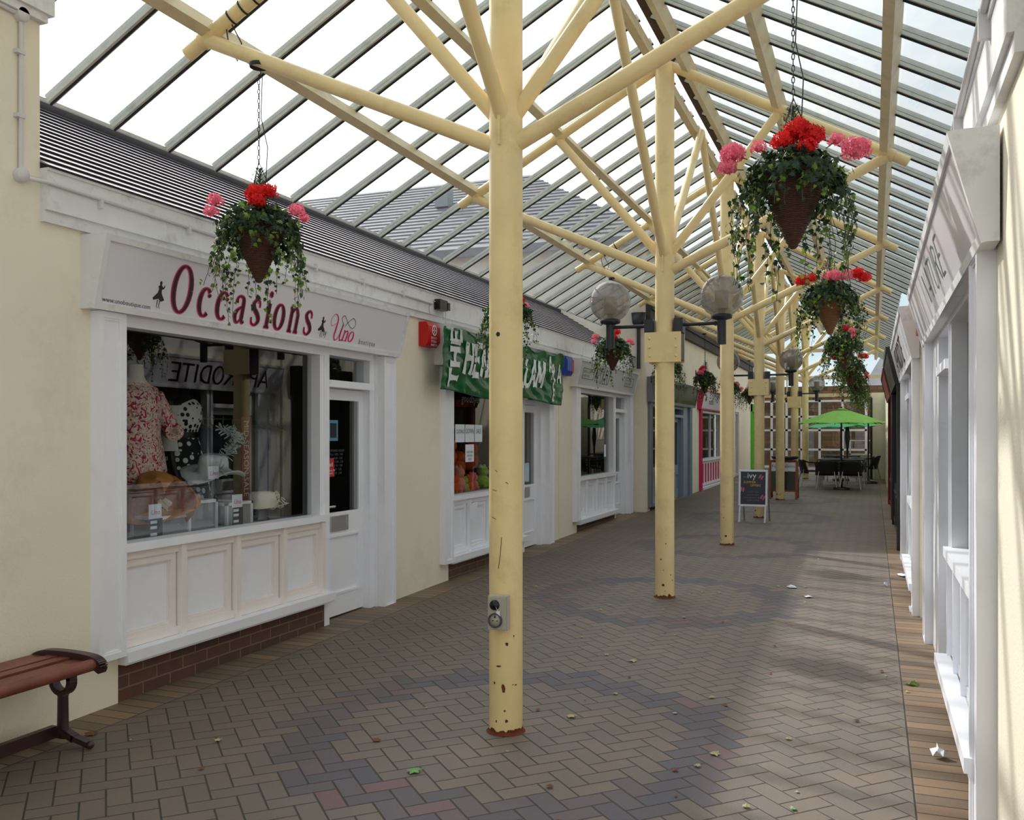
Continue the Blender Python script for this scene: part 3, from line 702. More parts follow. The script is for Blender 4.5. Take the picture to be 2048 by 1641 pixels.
def shop_door(side, X, d0, d1, mt, label, g=0.1, vt=1.955, vtop=2.262, sgn=1):
    DN[0] += 1; M = frameM(side, X)
    fr = MB(); W0, W1 = GW - 0.05, GW - 0.005
    vb = g + 0.015
    fr.box(d0, d0 + 0.075, vb, vt, W0, W1); fr.box(d1 - 0.075, d1, vb, vt, W0, W1)
    fr.box(d0 + 0.075, d1 - 0.075, vt - 0.09, vt, W0, W1); fr.box(d0 + 0.075, d1 - 0.075, vb, 0.945, W0, W1 - 0.012)
    fr.box(d0 + 0.075, d1 - 0.075, 0.76, 0.945, W0, W1)
    fr.box(d0 + 0.075, d1 - 0.075, vb, vb + 0.17, W0, W1); moulding(fr, d0 + 0.075, d1 - 0.075, vb + 0.17, 0.76, W1 - 0.012, 0.018, 0.02)
    root = structure(fr.build('door_%d' % DN[0], mt, None, M), label, 'shop door')
    gq = MB(); gq.quad((d0 + 0.07, 0.94, GW - 0.02), (d1 - 0.07, 0.94, GW - 0.02), (d1 - 0.07, vt - 0.085, GW - 0.02), (d0 + 0.07, vt - 0.085, GW - 0.02))
    gq.build('door_glass', m_glass, root, M)
    ju = MB()
    ju.box(d0 - 0.07, d0, g - 0.05, vtop, GW - 0.07, 0.0); ju.box(d1, d1 + 0.075, g - 0.05, vtop, GW - 0.07, -0.03); ju.box(d1 + 0.075, d1 + 0.082, g - 0.05, vtop, GW - 0.07, 0.002)
    ju.box(d0, d1, vt + 0.005, vt + 0.06, GW - 0.07, 0.015); ju.box(d0, d1, vtop - 0.05, vtop, GW - 0.07, 0.0)
    ju.build('door_frame', mt, root, M)
    fl = MB(); fl.quad((d0, vt + 0.05, GW), (d1, vt + 0.05, GW), (d1, vtop - 0.04, GW), (d0, vtop - 0.04, GW))
    fl.build('fanlight_glass', m_glass, root, M)
    lb = MB(); c = (d0 + d1) / 2 - 0.05; moulding(lb, c - 0.13, c + 0.13, 0.79, 0.915, W1, 0.018, 0.012); lb.box(c - 0.12, c + 0.12, 0.80, 0.905, W1, W1 + 0.006)
    lb.build('letterbox', m_chrome, root, M)['label'] = 'grey metal letterbox'
    hd = MB(); hx = d0 + 0.04 if sgn > 0 else d1 - 0.04
    hd.tube([(hx, 1.0, W1), (hx, 1.0, W1 + 0.05), (hx + 0.11 * sgn, 1.0, W1 + 0.05)], 0.01, 8); hd.box(hx - 0.02, hx + 0.02, 0.92, 1.07, W1, W1 + 0.008)
    hd.build('door_handle', m_chrome, root, M)
    return root
def reveal(side, X, u, d, label, mt):
    """deep painted return at the door end of a shopfront"""
    TRIM[0] += 1; mb = MB(); mb.box(u, u + d, 0.0, 2.262, GW - 0.07, -0.001)
    return structure(mb.build('trim_%d' % TRIM[0], mt, None, frameM(side, X)), label, 'door reveal')
def tiltM(side, X, w0, v0, w1, v1):
    l = math.hypot(w1 - w0, v1 - v0); dz, dw = (v1 - v0) / l, (w1 - w0) / l
    return frameM(side, X) @ Matrix(((1, 0, 0, 0), (0, dz, -dw, v0), (0, dw, dz, w0), (0, 0, 0, 1))), l
def sign_box(side, X, u0, u1, mf, mb_, label, w0=0.08, w1=0.17, v0=2.265, v1=2.665, frame=0.035):
    """a shop sign whose face leans forward at the top"""
    root = thing('shop_sign', label, 'shop sign', tuple(frameM(side, X) @ Vector(((u0 + u1) / 2, v0, 0))))
    P = Matrix(((0, 1, 0, 0), (0, 0, 1, 0), (1, 0, 0, 0), (0, 0, 0, 1)))
    b = MB(); b.prism([(0, v0), (w0, v0), (w1, v1), (0.0, v1)], u0, u1)
    b.map(P); b.build('sign_box', mf, root, frameM(side, X))
    TM, l = tiltM(side, X, w0, v0, w1, v1)
    fr = MB(); moulding(fr, u0, u1, 0.0, l, 0.0, frame, 0.018); fr.build('sign_frame', mf, root, TM)
    bd = MB(); bd.box(u0 + frame, u1 - frame, frame, l - frame, 0.0, 0.006); bd.build('sign_board', mb_, root, TM)
    return root, TM, l
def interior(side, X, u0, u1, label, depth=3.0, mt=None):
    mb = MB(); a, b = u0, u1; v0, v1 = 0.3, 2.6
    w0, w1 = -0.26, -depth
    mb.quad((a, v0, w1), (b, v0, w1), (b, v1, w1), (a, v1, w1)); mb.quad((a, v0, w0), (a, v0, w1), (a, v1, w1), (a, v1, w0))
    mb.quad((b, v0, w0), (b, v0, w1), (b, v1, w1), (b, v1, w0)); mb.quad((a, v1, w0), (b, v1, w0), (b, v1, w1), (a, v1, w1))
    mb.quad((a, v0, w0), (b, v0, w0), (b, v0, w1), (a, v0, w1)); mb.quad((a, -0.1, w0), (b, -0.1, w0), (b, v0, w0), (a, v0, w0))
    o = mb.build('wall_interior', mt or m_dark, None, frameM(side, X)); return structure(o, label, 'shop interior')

# --- first left shop (white, magenta lettering)
XL = -4.0
pilaster(-1, XL, 3.89, 4.09, 0.325, 2.262, m_white, 'white panelled pilaster left of the first shop window, near the bench')
pilaster(-1, XL, 7.06, 7.27, 0.06, 2.262, m_white, 'white panelled pilaster right of the first shop door')
plinth('baseboard_left', -1, XL, 4.09, 6.22, 'dark brown brick plinth under the first shop window')
shop_window(-1, XL, 4.09, 6.22, m_white, 'white framed shop window with four riser panels and the hats and mannequins behind it')
shop_door(-1, XL, 6.29, 6.97, m_white, 'white half-glazed shop door with the red closed sign', gz(6.6))
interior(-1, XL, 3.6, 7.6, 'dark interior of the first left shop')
s1, T1, l1 = sign_box(-1, XL, 3.82, 7.30, m_whiteold, m_sign, 'long lilac-white shop sign lettered Occasions by Uno boutique')
out_, blk = MB(), MB(); x = 4.365
sc1 = 0.295
wsum = sum(serif(c)[0] for c in 'Occasions')
kx = (5.895 - 4.365) / (wsum * sc1) 
for ch in 'Occasions':
    adv, st = serif(ch)
    for s_ in st:
        out_.ribbon([(x + (p[0] * 0.84 + 0.03) * sc1 * kx, 0.055 + p[1] * sc1, p[2] * sc1 * 1.15 + 0.013) for p in s_], 0.0085)
        blk.ribbon([(x + (p[0] * 0.84 + 0.03) * sc1 * kx, 0.055 + p[1] * sc1, max(0.004, p[2] * sc1 * 1.15 - 0.003)) for p in s_], 0.0105)
    x += adv * sc1 * kx
out_.build('magenta_lettering', m_pink, s1, T1); blk.build('black_lettering', m_ink, s1, T1)
x = 6.13
un = MB()
un.ribbon([(x + a, 0.05 + c, w) for a, c, w in spline([(0.055, 0.135, 0.004), (0.0, 0.11, 0.004), (-0.02, 0.16, 0.004), (0.03, 0.205, 0.006), (0.075, 0.17, 0.014), (0.065, 0.09, 0.018), (0.055, 0.035, 0.014), (0.08, 0.005, 0.009), (0.12, 0.04, 0.008), (0.16, 0.14, 0.012)], 8)], 0.009)
un.ribbon([(x + a, 0.05 + c, w) for a, c, w in spline([(0.16, 0.14, 0.014), (0.138, 0.06, 0.016), (0.14, 0.01, 0.012), (0.165, 0.02, 0.006)], 8)], 0.009)
un2 = MB(); un2.ribbon([(x + a, 0.05 + c, 0.0045) for a, c, w in spline([(0.16, 0.14, 0), (0.125, 0.18, 0), (0.16, 0.205, 0), (0.24, 0.14, 0), (0.30, 0.12, 0), (0.335, 0.16, 0), (0.29, 0.20, 0), (0.22, 0.16, 0), (0.18, 0.12, 0)], 8)], 0.0095)
for ch, xx in (('n', 0.155), ('o', 0.245)):
    for s_ in serif(ch)[1]: un.ribbon([(x + xx + p[0] * 0.21 + p[1] * 0.04, 0.06 + p[1] * 0.14, p[2] * 0.18 + 0.002) for p in s_], 0.009)
un.build('magenta_script', m_pink, s1, T1); un2.build('plum_flourish', m_plum, s1, T1)
small_text('www.unoboutique.com', 0.038, T1 @ Matrix.Translation((3.875, 0.045, 0.0085)), m_greytxt, 'web_address', s1)
small_text('by', 0.075, T1 @ Matrix.Translation((6.03, 0.075, 0.0085)), m_greytxt, 'small_lettering', s1, sx=0.7)
small_text('b o u t i q u e', 0.066, T1 @ Matrix.Translation((6.56, 0.058, 0.0085)), m_greytxt, 'small_lettering', s1, sx=0.72)
for ux, hh in ((4.24, 1.0), (5.955, 0.98)):
    ld = MB(); k = 0.15 * hh
    prof = [(0.30, 0.30), (0.05, 0.22), (0.0, 0.30), (0.22, 0.52), (0.26, 0.66), (0.2, 0.78), (0.28, 0.82), (0.25, 0.94), (0.32, 1.0), (0.38, 0.93), (0.36, 0.84), (0.44, 0.76), (0.5, 0.78), (0.52, 0.86), (0.55, 0.78), (0.5, 0.7), (0.4, 0.66), (0.42, 0.52), (0.62, 0.27), (0.45, 0.2)]
    ld.plate([(ux + a * k, 0.07 + b * k) for a, b in prof], 0.0065, 0.0085)
    for a in (0.28, 0.4): ld.ribbon([(ux + a * k, 0.07 + 0.25 * k, 0.006), (ux + (a - 0.03) * k, 0.07, 0.004), (ux + (a + 0.06) * k, 0.07 - 0.01, 0.003)], 0.0085)
    ld.build('lady_silhouette', m_ink, s1, T1)
# red closed sign on the door
cs = thing('hanging_sign', 'small red closed sign hung inside the first shop door', 'sign', (XL + GW - 0.01, 6.44, 1.22))
M_ = frameM(-1, XL) @ Matrix.Translation((6.36, 1.23, GW - 0.012)) @ Matrix.Rotation(0.06, 4, 'Z')
b = MB(); b.box(0.0, 0.165, 0, 0.15, -0.004, 0); b.build('red_card', m_red, cs, M_)
small_text('closed', 0.052, M_ @ Matrix.Translation((0.008, 0.085, 0.002)), m_paper, 'white_lettering', cs)
small_text('Next day\nHATS', 0.022, M_ @ Matrix.Translation((0.09, 0.045, 0.002)), m_paper, 'white_lettering', cs)
b = MB(); b.tube([(0.02, 0.15, 0), (0.08, 0.24, 0), (0.14, 0.15, 0)], 0.002, 6); b.build('cord', m_chain, cs, M_)
M_ = frameM(-1, XL) @ Matrix.Translation((6.46, 1.53, GW - 0.026))
pp = thing('poster', 'small pale blue framed notice on the glass of the first shop door', 'notice', tuple(M_ @ Vector((0.07, 0, 0))))
b = MB(); b.box(0, 0.14, 0, 0.17, -0.003, 0); b.build('sheet', m_postblue, pp, M_)
b = MB(); b.box(0.022, 0.118, 0.025, 0.145, 0.0, 0.001); b.build('dark_panel', m_board, pp, M_)
M_ = frameM(-1, XL) @ Matrix.Translation((6.47, 1.22, GW - 0.026))
ot = small_text('OPENING HOURS\nMon  10.00 - 5.00\nTue  10.00 - 5.00\nWed  10.00 - 5.00\nThu  10.00 - 5.00\nFri  10.00 - 5.00\nSat  10.00 - 5.00', 0.028, M_ @ Matrix.Translation((0, 0.22, 0.002)), m_greyline, 'opening_hours_lettering', None)
tag(ot, 'rows of pale opening hours lettering on the first shop door glass', 'lettering')

# --- second left shop (green banner over its sign)
O2 = 4.40
pilaster(-1, XL, 8.29, 8.49, 0.29, 2.262, m_white, 'white pilaster left of the second shop window under the green banner')
pilaster(-1, XL, 11.46, 11.67, 0.10, 2.262, m_white, 'white pilaster right of the second shop door')
plinth('baseboard_left', -1, XL, 8.49, 10.62, 'dark brown brick plinth under the second shop window')
shop_window(-1, XL, 8.49, 10.62, m_white, 'white framed window of the second left shop with soft toys and closing down papers', panels=4)
shop_door(-1, XL, 10.69, 11.37, m_white, 'white half-glazed door of the second left shop', gz(11))
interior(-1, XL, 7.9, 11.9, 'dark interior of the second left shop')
s2, T2, l2 = sign_box(-1, XL, 8.16, 11.72, m_whiteold, m_signg, 'pale shop sign mostly covered by the green banner')
# --- third left shop APOLLO
pilaster(-1, XL, 12.65, 12.85, 0.33, 2.262, m_white, 'white pilaster left of the third shop window')
pilaster(-1, XL, 15.81, 16.0, 0.15, 2.262, m_white, 'white pilaster right of the third shop door')
plinth('baseboard_left', -1, XL, 12.85, 14.98, 'dark brown brick plinth under the third shop window')
shop_window(-1, XL, 12.85, 14.98, m_white, 'white framed window of the third left shop reflecting the green umbrella', panels=4)
shop_door(-1, XL, 15.05, 15.73, m_white, 'narrow white half-glazed door of the third left shop', gz(15.3))
interior(-1, XL, 12.3, 16.1, 'dark interior of the third left shop')
s3, T3, l3 = sign_box(-1, XL, 12.52, 15.95, m_whiteold, m_signg, 'pale grey shop sign lettered Apollo with two small framed panels')
ap = MB(); caps(ap, 'APOLLO', 13.35, 0.1, 0.24, 0.95, 0.012, 0.0085, slant=0.08); ap.build('thin_lettering', m_greytxt, s3, T3)
for ux in (12.72, 15.15):
    b = MB(); moulding(b, ux, ux + 0.56, 0.13, 0.29, 0.006, 0.012, 0.004); b.build('panel_border', m_greyline, s3, T3)
    small_text('GIFTS & CARDS\nHAND MADE', 0.055, T3 @ Matrix.Translation((ux + 0.04, 0.22, 0.009)), m_greyline, 'small_lettering', s3)
# --- fourth left shop, blue grey
X4 = -3.75
pilaster(-1, X4, 16.32, 16.5, 0.28, 2.17, m_bluegrey2, 'blue-grey pilaster left of the fourth shop window', 0.04)
pilaster(-1, X4, 20.2, 20.42, 0.2, 2.17, m_bluegrey, 'blue-grey pilaster right of the fourth shop door', 0.04)
plinth('baseboard_left', -1, X4, 16.5, 18.55, 'dark plinth under the blue-grey shop window')
shop_window(-1, X4, 16.5, 18.55, m_bluegrey, 'blue-grey framed window of the fourth left shop', panels=3, vt=2.16)
shop_door(-1, X4, 18.75, 19.6, m_bluegrey, 'blue-grey half-glazed door of the fourth left shop', gz(19.2), vt=1.93, vtop=2.16)
reveal(-1, X4, 19.65, 0.55, 'wide blue-grey panel beside the fourth shop door', m_bluegrey)
interior(-1, X4, 16.3, 20.4, 'dark interior of the fourth left shop')
s4, T4, l4 = sign_box(-1, X4, 16.25, 20.55, m_bluegrey2, m_blackp, 'grey framed black shop sign with green grass blades', v0=2.17, v1=2.62, frame=0.05)
gr = MB()
for k in range(150):
    u = 16.35 + random.random() * 4.1; h = random.uniform(0.05, 0.22); sl = random.uniform(-0.06, 0.06); w = random.uniform(0.012, 0.03)
    gr.add([(u, 0.05, 0.008), (u + w, 0.05, 0.008), (u + sl + w / 2, 0.05 + h, 0.008)], [(0, 1, 2)])
gr.build('grass_blades', m_ivy2, s4, T4)
# --- fifth left shop, pink and white
pilaster(-1, X4, 21.55, 21.75, 0.3, 2.17, m_pinkp, 'magenta pilaster left of the pink and white shop window', 0.04)
plinth('baseboard_left', -1, X4, 21.75, 25.3, 'dark plinth under the pink striped window')
shop_window(-1, X4, 21.75, 25.3, m_white, 'white window of the fifth left shop with pink striped riser', vt=2.16, stripes=m_pinkp, style='plain', mull=(23.6,), vs=0.95)
interior(-1, X4, 21.2, 25.5, 'interior of the fifth left shop')
s5, T5, l5 = sign_box(-1, X4, 21.3, 25.7, m_pinkp, m_sign, 'white shop sign with magenta end and pink border', v0=2.17, v1=2.62, frame=0.03)
small_text('cupcakes', 0.2, T5 @ Matrix.Translation((22.2, 0.14, 0.01)), m_greyline, 'small_lettering', s5)
DN[0] += 1
b = MB(); b.box(27.6, 28.5, gz(28), 2.25, -0.12, -0.08); moulding(b, 27.6, 28.5, gz(28), 2.25, -0.08, 0.06, 0.05); moulding(b, 27.8, 28.3, 1.2, 2.0, -0.08, 0.03, 0.02)
structure(b.build('door_%d' % DN[0], m_signg, None, frameM(-1, X4)), 'plain pale grey door in the far left wall', 'door')
b = MB(); b.box(31.3, 31.55, gz(31), 2.6, -0.1, 0.03); b.box(33.6, 33.8, gz(33), 2.6, -0.1, 0.03); b.box(31.3, 33.8, 2.35, 2.6, -0.1, 0.03); b.box(31.55, 33.6, gz(33), 2.35, -0.14, -0.1)
TRIM[0] += 1
structure(b.build('trim_%d' % TRIM[0], m_lime, None, frameM(-1, X4)), 'bright lime green shopfront at the far left end', 'shopfront')

# --- right row
XR = 0.40
pilaster(1, XR, -3.97, -3.68, 0.02, 2.262, m_white, 'white panelled pilaster at the near end of the right shopfront', 0.04)
pilaster(1, XR, -7.5, -7.2, 0.06, 2.262, m_white, 'white pilaster at the far end of the nearest right shopfront', 0.04)
plinth('baseboard_right', 1, XR, -5.75, -3.97, 'red-brown brick plinth under the nearest right shop window')
shop_window(1, XR, -5.75, -3.97, m_white, 'white window and bright sills of the nearest right shop', panels=4, vs=0.90)
shop_door(1, XR, -6.62, -5.82, m_white, 'white door of the nearest right shop', gz(6.2), sgn=-1)
reveal(1, XR, -7.2, 0.5, 'wide white panel beyond the nearest right shop door', m_white)
interior(1, XR, -7.9, -3.5, 'dark interior of the nearest right shop', 2.2)
r1, TR1, lr1 = sign_box(1, XR, -7.52, -3.5, m_whiteold, m_sign, 'long glossy white sign over the nearest right shop lettered Nature', w0=0.04, w1=0.145, v0=2.235, v1=2.625)
b = MB(); caps(b, 'NATURE', -6.1, 0.12, 0.19, 1.9, 0.012, 0.0085); b.build('thin_lettering', mat('sage_vinyl', srgb(92, 116, 100), 0.4), r1, TR1)
XR2 = 0.355
pilaster(1, XR2, -8.4, -8.2, 0.1, 2.262, m_white, 'white pilaster at the near end of the second right shopfront', 0.04)
pilaster(1, XR2, -11.7, -11.4, 0.12, 2.262, m_white, 'white pilaster at the far end of the second right shopfront', 0.04)
plinth('baseboard_right', 1, XR2, -10.4, -8.4, 'brick plinth under the second right shop window')
shop_window(1, XR2, -10.4, -8.4, m_white, 'white window of the second right shop', panels=4)
shop_door(1, XR2, -11.25, -10.5, m_white, 'white door of the second right shop', gz(11), sgn=-1)
interior(1, XR2, -11.9, -8.2, 'dark interior of the second right shop', 2.2)
r2_, TR2, lr2 = sign_box(1, XR2, -11.95, -8.15, m_whiteold, m_sign, 'white sign over the second right shop lettered Aphrodite', w0=0.04, w1=0.145, v0=2.20, v1=2.625)
b = MB(); caps(b, 'APHRODITE', -11.6, 0.09, 0.24, 1.72, 0.016, 0.009, extra=0.012, thick=1.2); b.build('magenta_lettering', m_plum, r2_, TR2)
b = MB(); random.seed(3); caps(b, 'APHRODITE', -11.6, 0.09, 0.24, 1.72, 0.012, 0.0105, thick=1.2); b.build('dark_lettering', m_ink, r2_, TR2)
XR3 = 0.325
def plain_front(u0, u1, mt, label, signlabel):
    WN[0] += 1
    b = MB(); b.box(u0, u0 + 0.2, 0.05, 2.262, -0.1, 0.045); b.box(u1 - 0.2, u1, 0.05, 2.262, -0.1, 0.045); b.box(u0, u1, 0.05, 0.85, -0.1, 0.01)
    b.box(u0, u1, 2.2, 2.262, -0.1, 0.02); b.box((u0 + u1) / 2 - 0.04, (u0 + u1) / 2 + 0.04, 0.85, 2.2, -0.1, 0.0)
    moulding(b, u0 + 0.3, (u0 + u1) / 2 - 0.1, 0.3, 0.75, 0.01, 0.03, 0.015); moulding(b, (u0 + u1) / 2 + 0.1, u1 - 0.3, 0.3, 0.75, 0.01, 0.03, 0.015)
    root = structure(b.build('window_%d' % WN[0], mt, None, frameM(1, XR3)), label, 'shopfront')
    g = MB(); g.quad((u0 + 0.2, 0.85, -0.05), (u1 - 0.2, 0.85, -0.05), (u1 - 0.2, 2.2, -0.05), (u0 + 0.2, 2.2, -0.05)); g.build('window_glass', m_glass, root, frameM(1, XR3))
    sign_box(1, XR3, u0 - 0.05, u1 + 0.05, mt, m_blackp if mt == m_blackp else mt, signlabel, w0=0.05, w1=0.16, v0=2.2, v1=2.66)
plain_front(-15.6, -12.3, m_blackp, 'black painted shopfront on the right beyond the white ones', 'black shop sign on the right row')
plain_front(-19.4, -16.2, m_maroon, 'maroon painted shopfront on the right beyond the black one', 'maroon shop sign on the right row')
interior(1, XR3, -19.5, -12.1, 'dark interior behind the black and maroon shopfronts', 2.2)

# ------------------------------------------------------------------ end of the arcade
b = MB(); b.box(-4.0, 1.2, 35.6, 36.0, 0.2, 3.35)
structure(b.build('wall_end', m_stone), 'brown rubble stone wall closing the far end of the arcade', 'wall')
WN[0] += 1
fr = MB(); YE = 30.0
xs_ = [-2.62, -1.52, -1.05, -0.60, -0.18]
for zz in (0.36, 1.12, 1.72, 2.14, 2.62): fr.box(-3.4, -0.16, YE, YE + 0.06, zz - 0.03, zz + 0.03)
for xx in [-3.4, -2.95, -2.5, -2.05, -1.52, -0.85, -0.18]: fr.box(xx - 0.035, xx + 0.035, YE, YE + 0.06, 0.36, 2.65)
we = structure(fr.build('window_%d' % WN[0], m_white), 'white gridded glazed screen across the far end', 'window')
g = MB(); g.quad((-3.4, YE + 0.03, 0.36), (-0.18, YE + 0.03, 0.36), (-0.18, YE + 0.03, 2.62), (-3.4, YE + 0.03, 2.62)); g.build('window_glass', m_glass, we)
b = MB(); b.box(-0.62, 0.0, 28.3, 28.36, 0.36, 1.0)
TRIM[0] += 1
structure(b.build('trim_%d' % TRIM[0], m_palegreen), 'pale green low panel at the far right end behind the tables', 'panel')
b = MB(); b.box(-0.62, 0.0, 28.3, 28.34, 1.0, 1.04); b.box(-0.62, 0.0, 28.3, 28.34, 1.40, 1.43); b.box(-0.62, -0.58, 28.3, 28.34, 1.0, 1.4)
tag(b.build('glazed_screen_frame', m_white), 'thin white frame above the pale green panel', 'screen frame')
b = MB(); b.box(-0.06, 0.0, 27.4, 27.5, gz(27), 2.6)
tag(b.build('dark_post', m_black), 'slim dark post at the far right beside the pale pier', 'post')
# gable timbers seen against the sky
gb = MB()
for zz in (4.30, 3.42, 2.85): gb.bar((-4.0, 31.4, zz), (1.0, 31.4, zz), 0.09, 0.11)
for xx in (-2.6, -0.9, 0.35): gb.bar((xx, 31.4, 2.85), (xx, 31.4, 4.9 - abs(xx + 1.76) * 0.55), 0.04, 0.05, (0, 1, 0))
tag(gb.build('gable_frame', m_beam), 'cream tie beams and thin uprights of the open far gable', 'roof frame')
b = MB(); b.add([(-1.5, 44, 1.8), (7, 44, 1.8), (7, 50, 6.2), (0.8, 50, 6.2)], [(0, 1, 2, 3)]); b.add([(-1.5, 44, 1.8), (7, 44, 1.8), (7, 44, 0), (-1.5, 44, 0)], [(0, 1, 2, 3)])
structure(b.build('roof_far', m_slate2), 'distant grey slate roof beyond the far gable', 'roof')

# ------------------------------------------------------------------ glazed roof
XC = -1.76
def gl(x): return 5.10 - 0.55 * abs(x - XC)
YC = [4.43, 8.34, 12.20, 15.86, 19.62, 23.40, 27.20]
def glazing(side, label):
    root = thing('ceiling', label, 'glass roof', (XC, 14, 5.1), kind='structure')
    xe1 = XC + side * 2.79; xe2 = XC + side * (1.99 if side < 0 else 2.2)
    g = MB()
    g.quad((XC + side * 0.08, -3.0, gl(XC + side * 0.08)), (XC + side * 0.08, 16.1, gl(XC + side * 0.08)), (xe1, 16.1, gl(xe1)), (xe1, -3.0, gl(xe1)))
    g.quad((XC + side * 0.08, 16.1, gl(XC + side * 0.08)), (XC + side * 0.08, 31.4, gl(XC + side * 0.08)), (xe2, 31.4, gl(xe2)), (xe2, 16.1, gl(xe2)))
    g.build('glass_sheet', m_roofglass, root)
    sl = Vector((side, 0, -0.55)).normalized(); nrm = Vector((side * 0.55, 0, 1)).normalized()
    for k in range(-14, 56):
        y = 4.11 + 0.495 * k
        if y > 31.2: break
        xe = xe1 if y < 16.1 else xe2
        xa = XC + side * 0.06
        b = MB()
        p0, p1 = Vector((xa, y, gl(xa))), Vector((xe, y, gl(xe)))
        b.bar(p0 - nrm * 0.02, p1 - nrm * 0.02, 0.048, 0.022, nrm)
        b.bar(p0 + nrm * 0.012, p1 + nrm * 0.012, 0.036, 0.03, nrm)
        b.cur = 1; b.bar(p0 - nrm * 0.036, p1 - nrm * 0.036, 0.010, 0.012, nrm)
        b.build('glazing_bar', [m_alu, m_rubber], root)
    e = MB()
    e.bar((xe1, -3, gl(xe1) - 0.01), (xe1, 16.1, gl(xe1) - 0.01), 0.02, 0.02); e.build('eave_strip', m_alu, root)
    return root
glazing(-1, 'left slope of the glazed arcade roof with slim metal bars')
glazing(1, 'right slope of the glazed arcade roof with slim metal bars')
def purlin(x, label, w=0.07, h=0.11, dz=-0.085, mt=None, y1=31.3, nm='roof_purlin', z=None, y0=-3.0):
    b = MB(); side = -1 if x < XC else 1
    up = Vector((side * 0.55, 0, 1)) if z is None else Vector((0, 0, 1))
    zz = gl(x) + dz if z is None else z
    b.bar((x, y0, zz), (x, y1, zz), w, h, up)
    return tag(b.build(nm, mt or m_beam), label, 'roof beam')
purlin(XC - 1.89, 'lower square cream purlin under the left glass slope')
purlin(XC - 1.02, 'upper square cream purlin under the left glass slope')
purlin(XC + 1.00, 'upper square cream purlin under the right glass slope')
purlin(XC + 1.87, 'lower square cream purlin under the right glass slope')
purlin(XC - 0.085, 'cream ridge beam on top of the columns', 0.07, 0.10, z=4.965)
purlin(XC + 0.215, 'pale beam just right of the dark ridge strip', 0.07, 0.10, dz=-0.09)
purlin(XC + 0.045, 'dark brown underside strip of the roof ridge', 0.10, 0.05, z=5.09, mt=m_ridge, nm='ridge_capping')
b = MB(); b.box(-3.75, -3.62, 16.15, 31.3, 3.80, 3.90); b.box(-3.75, -3.66, 16.15, 31.3, 3.62, 3.80)
tag(b.build('gutter', m_lead), 'dark gutter along the top of the far left wall under the glass', 'gutter')

